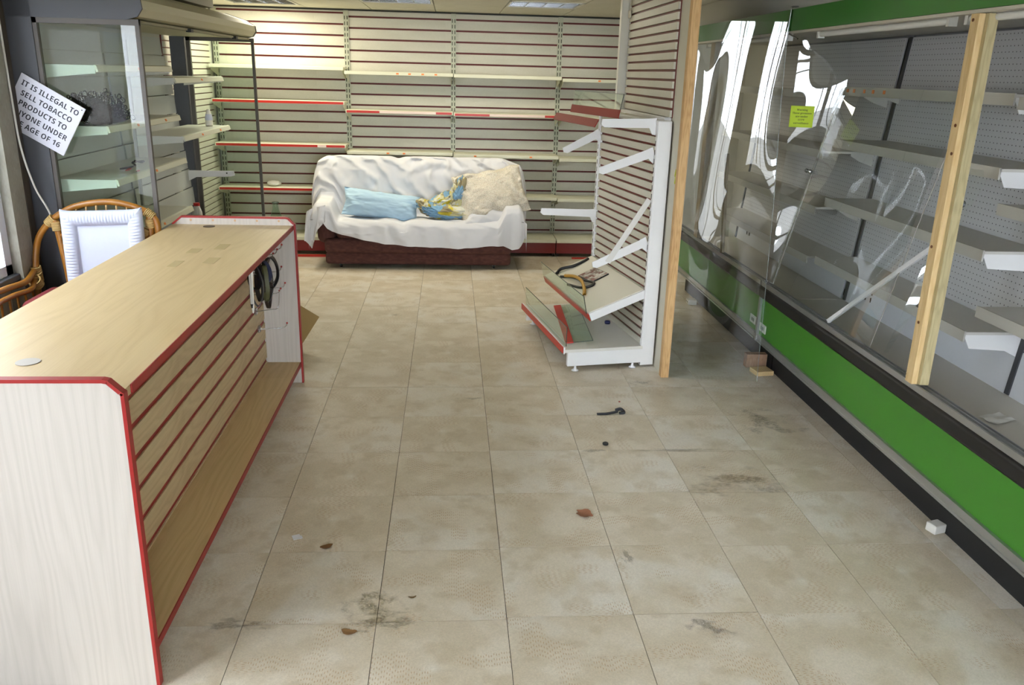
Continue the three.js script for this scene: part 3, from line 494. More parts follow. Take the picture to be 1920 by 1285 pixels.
// ---------------------------------------------------------------- sofa under a white throw
{
  const cx = -0.045, cz = -5.36;
  const t = thing('sofa', 'brown fabric two seat sofa on castors standing before the shelves', 'sofa', [cx, 0, cz]);
  const fab = mat('#ffffff', 0.95, { map: tex(256, 256, (u, v) => { const s = vn(u * 70, v * 9, 91), f = vn(u * 160, v * 160, 92), n = fbm(u * 3, v * 3, 93); return mix([62, 33, 30], [104, 66, 58], s * 0.5 + f * 0.2 + n * 0.3); }, 1, 1) });
  part('base_lower', RB(1.665, 0.11, 0.5, 0.03, 0, 0.09, 0, 3), fab, t);
  part('base_upper', RB(1.675, 0.13, 0.51, 0.035, 0, 0.2, 0, 3), fab, t);
  for (const s of [-1, 1]) { part('arm', RB(0.16, 0.34, 0.46, 0.06, s * 0.825, 0.385, -0.02, 4), fab, t); part('seat_cushion', RB(0.73, 0.15, 0.42, 0.05, s * 0.37, 0.33, 0.03, 4), fab, t); part('back_cushion', RB(0.86, 0.5, 0.11, 0.05, s * 0.44, 0.66, -0.175, 4), fab, t, [0, 0, 0], [-0.06, 0, 0]); }
  for (const [x, z] of [[-0.7, 0.2], [0.68, 0.2], [-0.7, -0.2], [0.68, -0.2]]) { const c = part('castor', cyl(0.019, 0.019, 0.018, 16).rotateZ(Math.PI / 2), black, t, [x, 0.019, z]); part('castor_fork', B(0.03, 0.02, 0.02, 0, 0.018, 0), chrome, c); }
  // throw: profile in (z, y), lofted across the sofa
  const mid = [[0.285, 0], [0.288, 0.33], [0.278, 0.405], [0.23, 0.438], [0.08, 0.438], [-0.06, 0.43], [-0.088, 0.5], [-0.10, 0.66], [-0.125, 0.84], [-0.165, 0.94], [-0.22, 0.955], [-0.262, 0.9], [-0.27, 0.72]];
  const arm = [[0.245, 0], [0.248, 0.45], [0.24, 0.535], [0.2, 0.575], [0.07, 0.583], [-0.06, 0.59], [-0.088, 0.63], [-0.105, 0.72], [-0.13, 0.84], [-0.17, 0.93], [-0.22, 0.948], [-0.262, 0.89], [-0.27, 0.72]];
  const cm = new THREE.CatmullRomCurve3(mid.map(([z, y]) => V([0, y, z])), false, 'catmullrom', 0.4), ca = new THREE.CatmullRomCurve3(arm.map(([z, y]) => V([0, y, z])), false, 'catmullrom', 0.4);
  const NV = 150, pm = cm.getPoints(NV), pa = ca.getPoints(NV);
  const hem = (x) => pw(x, [[-0.99, 0.27], [-0.93, 0.24], [-0.885, 0.36], [-0.84, 0.42], [-0.8, 0.36], [-0.76, 0.335], [-0.55, 0.285], [-0.3, 0.235], [0, 0.212], [0.35, 0.2], [0.6, 0.222], [0.76, 0.225], [0.84, 0.185], [0.9, 0.2], [0.99, 0.3]]);
  const geo = grid(260, NV, (u, v) => {
    const k = Math.round(v * NV), w = (u - 0.5) * 2, X = w * 1.12, ax = Math.abs(X);
    const a = ss(0.7, 0.79, ax);
    let z = pm[k].z + (pa[k].z - pm[k].z) * a, y = pm[k].y + (pa[k].y - pm[k].y) * a, x = X;
    const q = v * 12;                                                    // control index
    if (q < 1) y = hem(X) + (y - 0) / (mid[1][1] + (arm[1][1] - mid[1][1]) * a) * ((mid[1][1] + (arm[1][1] - mid[1][1]) * a) - hem(X));
    // sides fall over the arms and the back corners
    if (ax > 0.9) { const over = ax - 0.9, out = 0.9 + 0.07 * (1 - Math.exp(-over * 14)); x = Math.sign(X) * out; y -= q < 1 ? over * 0.1 : over * (q > 6 ? 1.35 : 1.0) + over * over * 1.5; }
    if (q > 6 && q < 12) { const side = X > 0 ? ss(0.72, 0.98, X) * 0.07 : ss(0.8, 0.99, -X) * 0.09; y -= side * ss(6, 9, q); x *= 1 + 0.03 * ss(6, 9, q); if (X > 0.7) z += 0.02 * ss(0.7, 1, X); }
    // two back cushions, two seat cushions
    const notch = Math.exp(-(((X + 0.19) / 0.05) ** 2)), snotch = Math.exp(-(((X + 0.14) / 0.045) ** 2));
    if (q > 7.5) y -= 0.02 * notch * ss(7.5, 9.5, q);
    if (q > 6 && q < 10) z -= 0.012 * notch;
    if (q > 1.2 && q < 5.5) { y -= 0.02 * snotch * (1 - a); }
    // folds
    const n = fbm(X * 5 + 3, q * 0.8, 401, 3);
    if (q >= 6 && q < 10.5) { const d = X * 1.0 - (q - 6) * -0.13 + 0.12 * n; const f = Math.pow(Math.abs(Math.sin(d * 15 + 3 * n)), 4); z += 0.024 * (f - 0.25) * ss(6, 6.8, q) * ss(10.5, 9.6, q) + 0.012 * (n - 0.5); const d2 = (y - 0.9) + (X - 0.15) * (X - 0.15) * 1.1; if (X > -0.15 && X < 0.65) z += 0.012 * Math.sin(d2 * 60 + n * 3) * ss(0, 0.14, X + 0.15) * ss(0.65, 0.5, X) * ss(7.4, 8.2, q); }
    if (q < 2.6) { const f = Math.sin(X * 15 + 5 * fbm(X * 3, 1, 405) + q * 0.9) * 0.5 + 0.5 * Math.sin(X * 31 + q * 1.7 + 6 * n); z += (0.02 * f + 0.01) * ss(2.6, 0.4, q) + 0.01; }
    if (q >= 2.6 && q < 6) y += 0.007 * Math.sin(X * 20 + q * 3 + 8 * n) * (1 - a * 0.6) + 0.008 * n;
    x += 0.006 * (fbm(X * 9, q * 2, 409, 2) - 0.5);
    return [x, y, z];
  }, [2.2, 1.6]);
  const cover = single('sofa_throw', 'white cotton throw draped in folds over the sofa', 'throw', geo, mat('#d9d9dd', 0.9, two), [cx, 0, cz]);
  // tail of the throw hanging from the left arm, and the right corner
  part('hanging_corner', grid(24, 30, (u, v) => { const x = -0.985 + u * 0.17, top = 0.49 + 0.075 * Math.sqrt(u), l = pw(u, [[0, 0.24], [0.32, 0.36], [0.62, 0.2], [1, 0.14]]); return [x - 0.02 * v * (1 - u), top - l * v, 0.235 + 0.025 * u + 0.022 * Math.sin(u * 11 + v * 2) + 0.03 * v]; }), mat('#d9d9dd', 0.9, two), cover);
}
function pillow(w, h, th, n, wr, seed) {
  const side = (s) => grid(n, n, (u, v) => {
    const a = u * 2 - 1, b = v * 2 - 1, k = Math.pow(Math.max(0, 1 - Math.pow(Math.abs(a), 2.6)), 0.5) * Math.pow(Math.max(0, 1 - Math.pow(Math.abs(b), 2.6)), 0.5);
    const x = a * w / 2 * (1 - 0.07 * (1 - Math.abs(b)) * Math.abs(a)), y = b * h / 2 * (1 - 0.09 * (1 - Math.abs(a)) * Math.abs(b));
    const e = Math.max(Math.abs(a), Math.abs(b)), wv = wr * (fbm(a * 3 + 5, b * 3, seed, 3) - 0.5) * (0.4 + e) + wr * 0.5 * Math.sin((a * 9 + b * 5) + 5 * fbm(a * 2, b * 2, seed + 3)) * ss(0.5, 0.95, e) * (1 - ss(0.97, 1, e));
    return [x, y, s * (th / 2 * k) + wv * (k > 0 ? 1 : 0)];
  }, [w, h]);
  const f = side(1), b = side(-1); const ix = b.index.array; for (let i = 0; i < ix.length; i += 3) { const q = ix[i]; ix[i] = ix[i + 1]; ix[i + 1] = q; } b.computeVertexNormals();
  return M(f, b);
}
const floral = mat('#ffffff', 0.9, { map: tex(512, 512, (u, v) => { const gx = u * 34, gy = v * 34, i = Math.floor(gx), j = Math.floor(gy), h = hash(i, j, 7), dx = gx - i - 0.3 - 0.4 * hash(i, j, 8), dy = gy - j - 0.3 - 0.4 * hash(i, j, 9), d = Math.hypot(dx, dy); let c = mix([206, 198, 182], [222, 215, 201], fbm(u * 5, v * 5, 11)); if (h > 0.25 && d < 0.26) c = mix(c, h > 0.7 ? [150, 128, 96] : h > 0.5 ? [176, 140, 120] : [140, 140, 118], 0.75 * ss(0.26, 0.12, d)); return c; }, 0.5, 0.5), side: THREE.DoubleSide });
single('floral_pillow', 'cream pillow with tiny floral print leaning at the right sofa arm', 'pillow', pillow(0.64, 0.45, 0.22, 64, 0.042, 503), floral, [0.605, 0.665, -5.29], [-0.5, 0.05, 0.24]);
single('white_pillow', 'white pillow lying beneath the floral pillow', 'pillow', pillow(0.52, 0.34, 0.16, 44, 0.016, 507), mat('#d2d2d5', 0.9, two), [0.6, 0.5, -5.26], [-1.1, 0.0, 0.12]);
single('blue_pillow', 'pale blue rolled pillow lying along the left sofa seat', 'pillow', pillow(0.68, 0.25, 0.23, 60, 0.034, 511), mat('#b4d2e8', 0.8, two), [-0.385, 0.545, -5.27], [-0.35, 0.06, -0.11]);
{ // crumpled printed fleece between the pillows
  const t = thing('fleece_blanket', 'crumpled fleece blanket printed yellow and blue between the pillows', 'blanket', [0.14, 0.45, -5.24]);
  const bm = mat('#ffffff', 0.95, { side: THREE.DoubleSide, map: tex(256, 256, (u, v) => { const a = fbm(u * 5, v * 5, 601, 3), b = fbm(u * 4 + 7, v * 4, 607, 3), c = fbm(u * 6, v * 6 + 3, 613, 3), f = vn(u * 120, v * 120, 5); let k = [216, 209, 160]; if (a > 0.6) k = [134, 176, 208]; else if (b > 0.6) k = [158, 148, 118]; else if (c > 0.66) k = [220, 202, 70]; else if (a < 0.36) k = [221, 221, 208]; return mix(k, [k[0] * 0.8, k[1] * 0.8, k[2] * 0.8], f * 0.5); }) });
  const lump = (w, h, d, seed, amp, uv0) => { const g = new THREE.SphereGeometry(1, 64, 48), p = g.attributes.position, q = g.attributes.uv; for (let i = 0; i < p.count; i++) { const x = p.getX(i), y = p.getY(i), z = p.getZ(i); const f = fbm(x * 2.2 + seed, y * 2.6 + z * 1.7, seed, 4), r = Math.pow(Math.abs(Math.sin(f * 11 + x * 3 + y * 2)), 1.4); const k = 1 + amp * (r - 0.5) + 0.25 * (f - 0.5); p.setXYZ(i, x * w * k, Math.max(-0.95, y) * h * k, z * d * k); q.setXY(i, q.getX(i) * 1.3 + uv0, q.getY(i) * 0.8 + uv0 * 0.7); } g.computeVertexNormals(); return g; };
  part('fold', lump(0.22, 0.062, 0.1, 3, 0.28, 0.0), bm, t, [0.06, 0.055, 0.02], [0, 0, -0.06]);
  part('fold', lump(0.15, 0.075, 0.08, 9, 0.36, 0.3), bm, t, [0.03, 0.13, -0.06], [0, 0, 0.5]);
  part('fold', lump(0.085, 0.16, 0.075, 14, 0.3, 0.55), bm, t, [0.18, 0.2, -0.03], [0, 0, -0.25]);
  part('fold', lump(0.09, 0.05, 0.07, 19, 0.36, 0.75), bm, t, [-0.12, 0.1, 0.0], [0, 0, -0.4]);
}

// ---------------------------------------------------------------- partition with its upper slat panel
{
  const w = struct('wall_partition');
  part('board', BB(1.502, 1.54, 0, H, -3.9, -2.337), mat('#cdc9b8', 0.7), w);
  part('end_stud', BB(1.496, 1.542, 0, H, -2.337, -2.287), timber, w).userData.label = 'bare timber end stud';
  for (const [x, y, z] of [[1.499, 1.2, -2.36], [1.499, 1.16, -2.355]]) part('yellow_mark', BB(-0.001, 0.0015, -0.02, 0.02, -0.007, 0.007), mat('#c9cf2a', 0.6), w, [x, y, z], [0.4, 0, 0]);
  const t = thing('upper_slat_panel', 'white slatted panel with red grooves fixed high on the partition', 'slat panel', [1.502, 0, -3.22], -Math.PI / 2);
  part('backing', BB(-0.64, 0.69, 1.49, H - 0.004, 0.0, 0.006), grooveRed, t);
  const gr = []; for (let k = 0; k < 15; k++) gr.push(1.54 + 0.0525 * (13 - k)); const pl = new THREE.Group(); pl.name = 'slat_field'; pl.position.z = 0.007; t.add(pl);
  planks(pl, -0.63, 0.69, gr, H - 0.006, 1.495, 0.012, slatWhite, 0.014);
  part('bottom_rail', RB(1.3, 0.022, 0.04, 0.003, 0.02, 1.478, 0.02), whiteMetal, t, [0, 0, 0], [0, 0, 0.006]);
  part('end_post', BB(-0.7, -0.642, 1.46, H - 0.002, 0, 0.075), mat('#d9d7cc', 0.5), t);
  part('hanging_clip', M(rod([-0.58, 2.22, 0.03], [-0.58, 2.13, 0.03], 0.002), RB(0.05, 0.05, 0.012, 0.004, -0.58, 2.12, 0.03)), mat('#d6d2c2', 0.5), t);
}
// ---------------------------------------------------------------- free-standing shelving unit
{
  const P = [1.3375, 0, -2.97], A = -1.404;
  const t = thing('shelving_unit', 'white slatted shelving unit standing askew before the partition', 'shelving unit', P, A);
  part('backing', BB(-0.48, 0.48, 0.1, 1.46, -0.03, -0.006), grooveRed, t);
  const gr = []; for (let k = 0; k < 26; k++) gr.push(1.392 - 0.0525 * k); const pl = new THREE.Group(); pl.name = 'slat_field'; pl.position.z = -0.005; t.add(pl);
  planks(pl, -0.478, 0.478, gr, 1.45, 0.13, 0.01, slatWhite, 0.014);
  for (const s of [-1, 1]) {
    const u = part('upright', RB(0.03, 1.46, 0.085, 0.004, s * 0.494, 0.745, -0.027), whiteMetal, t);
    const g = []; for (let y = 0.2; y < 1.4; y += 0.05) g.push(B(0.004, 0.03, 0.002, s * 0.488, y, 0.0162)); part('slot_row', M(...g), slotDark, u).userData.kind = 'stuff';
    part('base_foot', RB(0.03, 0.1, 0.48, 0.004, s * 0.494, 0.083, 0.245), whiteMetal, t);
    for (const z of [0.06, 0.43]) { const f = part('levelling_foot', lathe([[0, 0], [0.022, 0], [0.022, 0.004], [0.009, 0.012], [0.007, 0.035], [0, 0.035]], 16), mat('#e3e3e6', 0.4), t, [s * 0.494 - 0.0, 0, z]); }
  }
  part('top_cap', RB(1.0, 0.02, 0.085, 0.004, 0, 1.468, -0.027), whiteMetal, t);
  const bs = part('base_tray', RB(1.02, 0.02, 0.5, 0.003, 0, 0.13, 0.255), mat('#d6d4cc', 0.5), t);
  part('base_lip', RB(1.02, 0.045, 0.01, 0.002, 0, 0.135, 0.508), whiteMetal, t);
  part('ticket_strip', B(1.01, 0.04, 0.004, 0, 0.137, 0.5155), ticketRed, t).userData.label = 'red ticket strip';
  const rs = part('glass_riser', new THREE.PlaneGeometry(0.98, 0.12), greenGlass, t, [0, 0.215, 0.492]);
  part('glass_edge', M(B(0.98, 0.003, 0.004, 0, 0.06, 0), B(0.003, 0.12, 0.004, 0.49, 0, 0)), mat('#38443c', 0.3), rs);
  // brackets still on the uprights
  const armShape = (L) => ext([[0, 0.035], [0, -0.06], [0.02, -0.055], [0.04, -0.02], [L - 0.02, -0.022], [L, -0.006], [L - 0.005, 0.022], [0.05, 0.03]], 0.005, 0.001).rotateY(-Math.PI / 2);
  const arms = [[0.47, 1.455, 0.33, 0.01], [0.47, 1.295, 0.345, -0.31], [0.47, 0.775, 0.36, -0.38], [-0.47, 1.335, 0.28, -0.43], [-0.47, 0.79, 0.4, 0.06]];
  for (const [x, y, L, a] of arms) { const g = new THREE.Group(); part('shelf_bracket', armShape(L), whiteMetal, t, [x, y, 0.012], [-a, 0, 0]); }
  part('hanging_bracket', bar([0.47, 1.03, 0.02], [0.47, 0.66, 0.255], 0.005, 0.035), mat('#d5d3cd', 0.45), t);
}
function onUnit(p) { const c = Math.cos(-1.404), s = Math.sin(-1.404); return [1.3375 + p[0] * c + p[2] * s, p[1], -2.97 - p[0] * s + p[2] * c]; }
{ // sloping shelf of the unit, with red strip and glass riser
  const t = thing('sloping_shelf', 'sloping cream shelf with red ticket strip and glass riser on the unit', 'shelf', onUnit([0, 0.495, 0.012]), -1.404);
  const tilt = 0.37, g = new THREE.Group(); 
  const pt = (name, geo, m, lbl) => { const o = part(name, geo.rotateX(tilt), m, t); if (lbl) o.userData.label = lbl; return o; };
  pt('tray', RB(0.97, 0.018, 0.37, 0.003, -0.004, -0.009, 0.19), mat('#d8d3c3', 0.5));
  for (const s of [-1, 1]) pt('side_flange', RB(0.008, 0.05, 0.37, 0.002, s * 0.489, -0.03, 0.19), whiteMetal);
  pt('ticket_strip', B(0.985, 0.045, 0.005, 0, -0.028, 0.381), ticketRed, 'red ticket strip');
  const gp = part('glass_riser', new THREE.PlaneGeometry(0.96, 0.11), greenGlass, t, [0, -0.09, 0.37], [0.2, 0, 0]);
  part('glass_edge', M(B(0.96, 0.003, 0.004, 0, 0.055, 0), B(0.003, 0.11, 0.004, 0.48, 0, 0)), mat('#38443c', 0.3), gp);
}
const tiltOn = (x, z, up = 0.004) => onUnit([x, 0.49 - (z - 0.02) * 0.39 + up, z]);
{
  const t = thing('disc_case', 'black plastic disc case with printed cover on the sloping shelf', 'disc case', tiltOn(-0.07, 0.145, 0.009), 0); t.rotation.order = 'YXZ'; t.rotation.set(0.37, -1.404 + 0.18, 0);
  part('case', RB(0.19, 0.015, 0.135, 0.003), mat('#16171a', 0.35), t);
  part('cover_print', new THREE.PlaneGeometry(0.18, 0.125).rotateX(-Math.PI / 2), mat('#ffffff', 0.35, { map: tex(128, 128, (u, v) => { const n = fbm(u * 6, v * 6, 701, 3), m = fbm(u * 9, v * 5, 703, 3); let c = mix([176, 168, 158], [116, 96, 80], ss(0.4, 0.6, n)); if (m > 0.6) c = [206, 200, 190]; if (m < 0.36) c = [120, 60, 50]; return c; }) }), t, [0, 0.008, 0]);
  const b = (x, z, up) => tiltOn(x, z, up);
  single('black_strip', 'curved black plastic handle lying at the far side of the sloping shelf', 'handle', M(tube([b(-0.4, 0.3, 0.01), b(-0.42, 0.26, 0.022), b(-0.4, 0.18, 0.014), b(-0.42, 0.1, 0.008), b(-0.44, 0.06, 0.008)], 0.011, 40, 8)), mat('#1c1e22', 0.4));
  single('black_loop', 'black band bent into a loop beside the disc case', 'band', tube([b(-0.3, 0.3, 0.012), b(-0.2, 0.25, 0.012), b(-0.05, 0.23, 0.02), b(0.07, 0.19, 0.014), b(0.1, 0.22, 0.012), b(0.05, 0.27, 0.01), b(-0.1, 0.31, 0.01)], 0.009, 60, 8), mat('#17181a', 0.45));
  single('yellow_strap', 'curved yellow plastic strap crossing the black loop', 'strap', tube([b(-0.26, 0.28, 0.02), b(-0.14, 0.25, 0.03), b(0.0, 0.25, 0.034), b(0.12, 0.27, 0.02), b(0.2, 0.295, 0.012)], 0.011, 40, 8).scale(1, 1, 1), mat('#b98a2c', 0.5));
}
{ // second riser strip lying on the base, and two risers on top of the unit
  const mk = (label, p, turn, len, tilt, red, gh = 0.12) => { const t = thing('glass_riser_strip', label, 'riser', p, turn); t.rotation.order = 'YXZ'; t.rotation.x = tilt; part('ticket_strip', B(len, 0.05, 0.006, 0, 0.025, 0), red, t); if (gh) { const g = part('glass_pane', new THREE.PlaneGeometry(len, gh), greenGlass, t, [0, 0.05 + gh / 2, 0]); part('glass_edge', M(B(len, 0.003, 0.004, 0, gh / 2, 0), B(0.003, gh, 0.004, len / 2, 0, 0)), mat('#3c4840', 0.3), g); } };
  mk('loose red strip with glass pane lying on the base of the unit', onUnit([-0.03, 0.143, 0.38]), -1.404 - 0.2, 0.86, -1.45, ticketRed);
  mk('red ticket strip with clear pane resting high on the unit brackets', onUnit([-0.1, 1.475, 0.2]), -1.404 + 0.06, 0.78, -0.2, mat('#8a2118', 0.6), 0.09);
  mk('red ticket strip resting at the front of the top bracket', onUnit([-0.1, 1.425, 0.33]), -1.404 + 0.03, 0.78, -0.5, mat('#8a2118', 0.6), 0);
}
single('blue_stopper', 'small dark blue bottle cap on the base of the white unit', 'cap', lathe([[0, 0], [0.018, 0], [0.02, 0.012], [0.016, 0.02], [0, 0.021]], 20), mat('#1c2550', 0.4), onUnit([0.02, 0.1405, 0.06]));
// ---------------------------------------------------------------- display fridges along the right wall
const alu = mat('#b4b7ba', 0.32, { metalness: 0.85 });
const green = mat('#3f8226', 0.38), fasciaGreen = mat('#35772f', 0.4);
const peg = mat('#ffffff', 0.55, { map: tex(64, 64, (u, v) => { const d = Math.hypot(u - 0.5, v - 0.5), n = vn(u * 20, v * 20, 2); const k = ss(0.075, 0.12, d), c = 196 + n * 6; return [c * k + 40 * (1 - k), (c + 1) * k + 40 * (1 - k), (c + 3) * k + 44 * (1 - k)]; }, 0.0265, 0.0265) });
const fridgeWhite = mat('#d2d5da', 0.45), deckGrey = mat('#c6c2b8', 0.5), shelfGrey = mat('#c6c4bd', 0.45);
const XFr = 2.1, backX = (y) => 2.61 + (y - 0.46) / 1.5 * 0.155;
function fridge(name, label, z0, z1, bays) {
  const t = thing(name, label, 'fridge', [XFr, 0, (z0 + z1) / 2]), L = z1 - z0, a = -L / 2, b = L / 2;
  part('kick_plinth', BB(0.12, 0.8, 0.0, 0.215, a, b), mat('#17181a', 0.7), t);
  part('lower_rail', M(BB(-0.014, 0.03, 0.206, 0.216, a, b), BB(-0.008, 0.03, 0.216, 0.242, a, b), BB(-0.014, 0.03, 0.242, 0.252, a, b)), alu, t);
  part('front_panel', BB(0.0, 0.03, 0.252, 0.476, a, b), green, t).userData.label = 'bright green front panel';
  part('bumper', RB(0.055, 0.072, L, 0.018, 0.003, 0.511, 0, 4), mat('#17171a', 0.45), t);
  part('top_rail', M(BB(-0.012, 0.034, 0.546, 0.562, a, b), BB(-0.012, -0.004, 0.562, 0.572, a, b), BB(0.012, 0.018, 0.562, 0.572, a, b), BB(0.03, 0.034, 0.562, 0.572, a, b)), alu, t);
  part('inner_wall', BB(0.034, 0.05, 0.44, 0.556, a, b), mat('#6f6c66', 0.6), t);
  part('deck', BB(0.034, 0.56, 0.435, 0.46, a, b), deckGrey, t);
  part('underside', BB(0.03, 0.8, 0.215, 0.435, a, b), mat('#2c2d2f', 0.7), t);
  for (const [p, q] of bays) {
    const w = q - p - 0.03, H1 = 1.5, ang = -Math.atan(0.155 / H1);
    part('lower_back_panel', B(w, 0.2, 0.01).rotateY(-Math.PI / 2).rotateZ(ang).translate(backX(0.555) - XFr, 0.555, 0), fridgeWhite, t, [0, 0, (p + q) / 2 - (z0 + z1) / 2]);
    part('perforated_back', B(w, 1.3, 0.01).rotateY(-Math.PI / 2).rotateZ(ang).translate(backX(1.308) - XFr, 1.308, 0), peg, t, [0, 0, (p + q) / 2 - (z0 + z1) / 2]);
    const u = part('back_upright', B(0.022, 1.5, 0.028).rotateZ(ang).translate(backX(1.21) - XFr, 1.21, 0), mat('#3c3e42', 0.6), t, [0, 0, p - (z0 + z1) / 2 + (p === z0 ? 0.02 : 0)]);
    const g = []; for (const dz of [0.25, 0.31]) for (const dy of [0, 0.04]) g.push(B(0.004, 0.026, 0.007, backX(0.54 + dy) - XFr - 0.007, 0.54 + dy, p - (z0 + z1) / 2 + dz + (p > -1.0 ? 0.1 : 0)));
    part('slot', M(...g), slotDark, t);
  }
  part('canopy', BB(-0.005, 1.015, 1.968, 2.068, a, b), mat('#b9b7ae', 0.6), t);
  part('rear_box', BB(0.69, 1.015, 0.0, 1.968, a, b), mat('#8f9194', 0.7), t);
  const fa = part('fascia', BB(-0.02, -0.004, 1.97, 2.08, a, b), fasciaGreen, t); fa.userData.label = 'green canopy fascia';
  part('fascia_lip', BB(-0.022, 0.02, 1.956, 1.968, a, b), mat('#c2beb0', 0.5), fa);
  return t;
}
const near = fridge('display_fridge', 'long open display fridge with bright green front along the right wall', -2.4, 1.45, [[-2.4, -0.835], [-0.835, 0.7]]);
const far = fridge('display_fridge', 'green fronted display fridge seen through the clear plastic sheet', -4.42, -2.42, [[-4.42, -2.42]]);
for (const [f, c, runs] of [[near, -0.475, [[-2.11, -0.94], [-0.81, 0.31]]], [far, -3.42, [[-4.06, -2.54]]]]) for (const [p, q] of runs) {
  const tb = part('fluorescent_tube', cyl(0.014, 0.014, q - p, 12).rotateX(Math.PI / 2), mat('#dadbd8', 0.3), f, [0.03, 1.944, (p + q) / 2 - c]);
  for (const s of [-1, 1]) part('tube_holder', B(0.034, 0.04, 0.02, 0, 0.0, s * ((q - p) / 2 + 0.006)), mat('#cfcfca', 0.5), tb);
}
for (const [z, i] of [[-2.485, 0], [-2.32, 1]]) { const p = part('socket_plate', RB(0.006, 0.05, 0.1, 0.002), mat('#cfd4cb', 0.5), i ? near : far, [-0.003, 0.31 - 0.008 * i, z - (i ? -0.475 : -3.42)]); part('socket_mark', B(0.002, 0.02, 0.05), mat('#7f8a80', 0.5), p, [-0.003, 0, 0]); }
part('joint_strip', BB(-0.016, 0.0, 0.205, 0.475, -0.012, 0.012), alu, near, [0, 0, -2.4 + 0.475 + 0.013]);

function fridgeShelf(label, y, za, zb, xf = 2.385, extra = {}) {
  const xb = backX(y) - 0.012, D = xb - xf, w = zb - za, t = thing('fridge_shelf', label, 'shelf', [xb, y, (za + zb) / 2], 0, 'shelves in the green fridges');
  part('tray', B(D, 0.012, w, -D / 2, -0.008, 0), shelfGrey, t);
  const lip = part('front_lip', B(0.008, 0.046, w, -D, -0.021, 0), mat('#b5b4ac', 0.5), t);
  for (const s of extra.stickers ?? []) part('sticker', B(0.002, 0.018, 0.022, -D - 0.0048, -0.018, s - (za + zb) / 2), orange, lip);
  const br = ext([[0, 0], [0, -0.1], [-D * 0.25, -0.07], [-D + 0.03, -0.06], [-D + 0.005, -0.014], [-D + 0.005, 0]], 0.005);
  const small = ext([[0, 0], [0, -0.07], [-D * 0.25, -0.045], [-D * 0.45, -0.012], [-D * 0.45, 0]], 0.005);
  for (const s of [-1, 1]) part('bracket', s > 0 && zb > -2 ? br : small, s > 0 && zb > -2 ? whiteMetal : shelfGrey, t, [0, -0.014, s * (w / 2 - 0.004) - 0.0025]);
}
fridgeShelf('top fridge shelf with orange stickers, middle bay', 1.687, -2.349, -0.85, 2.385, { stickers: [-2.254, -2.18, -2.064, -1.969, -1.855] });
fridgeShelf('second fridge shelf down, middle bay behind the plastic', 1.407, -2.349, -0.85);
fridgeShelf('third fridge shelf down, middle bay, ending near the wooden post', 1.079, -2.349, -0.85);
fridgeShelf('lowest fridge shelf, middle bay, above the white deck', 0.737, -2.349, -0.85, 2.375);
fridgeShelf('top fridge shelf in the bay nearest the door', 1.674, -0.82, 0.6);
fridgeShelf('second fridge shelf in the bay nearest the door', 1.274, -0.82, 0.6);
fridgeShelf('lowest fridge shelf in the bay nearest the door', 0.856, -0.82, 0.6);
fridgeShelf('top shelf of the fridge behind the clear sheet', 1.662, -4.34, -2.463);
fridgeShelf('second shelf of the fridge behind the clear sheet', 1.331, -4.34, -2.463);
fridgeShelf('third shelf of the fridge behind the clear sheet', 1.008, -4.34, -2.463);
fridgeShelf('lowest shelf of the fridge behind the clear sheet', 0.714, -4.34, -2.463, 2.375);

structMesh('trim_4', BB(2.125, XR, 2.083, H - 0.002, -5.2, ZF), mat('#bfbdb6', 0.85));
// posts and sticks standing on the front rails
{
  const t = thing('timber_post', 'pale pine post made of two battens standing on the fridge rail', 'post', [2.09, 0.573, -0.67]);
  part('batten', BB(-0.018, 0.022, 0, 1.381, -0.048, 0.0), paleTimber, t); part('batten', BB(0.004, 0.04, 0.004, 1.381, 0.001, 0.022), mat('#ffffff', 0.7, { map: woodTex([150, 138, 100], [196, 182, 140], 43, 256, 256, 0.14, 0.7, 10) }), t);
  for (const [y, z] of [[1.36, -0.03], [1.0, -0.02], [0.55, -0.03], [0.25, -0.025], [0.9, -0.012]]) part('knot', cyl(0.006, 0.006, 0.002, 12).rotateZ(Math.PI / 2), mat('#6b3d1c', 0.7), t, [-0.0205, y, z]);
  const u = thing('grey_post', 'weathered timber post in the fridge behind the clear sheet', 'post', [2.095, 0.573, -3.77]);
  part('batten', BB(-0.02, 0.025, 0, 1.38, -0.056, 0.036), dullTimber, u);
  single('thin_batten', 'thin grey stick leaning on the rail behind the clear sheet', 'batten', bar([2.1, 0.574, -3.203], [2.114, 1.226, -3.355], 0.018, 0.035), dullTimber);
  single('white_rod', 'thin white plastic rod propped diagonally inside the fridge', 'rod', bar([2.111, 0.579, -1.533], [2.252, 1.122, -0.906], 0.012, 0.02), mat('#d3d4d6', 0.45));
}

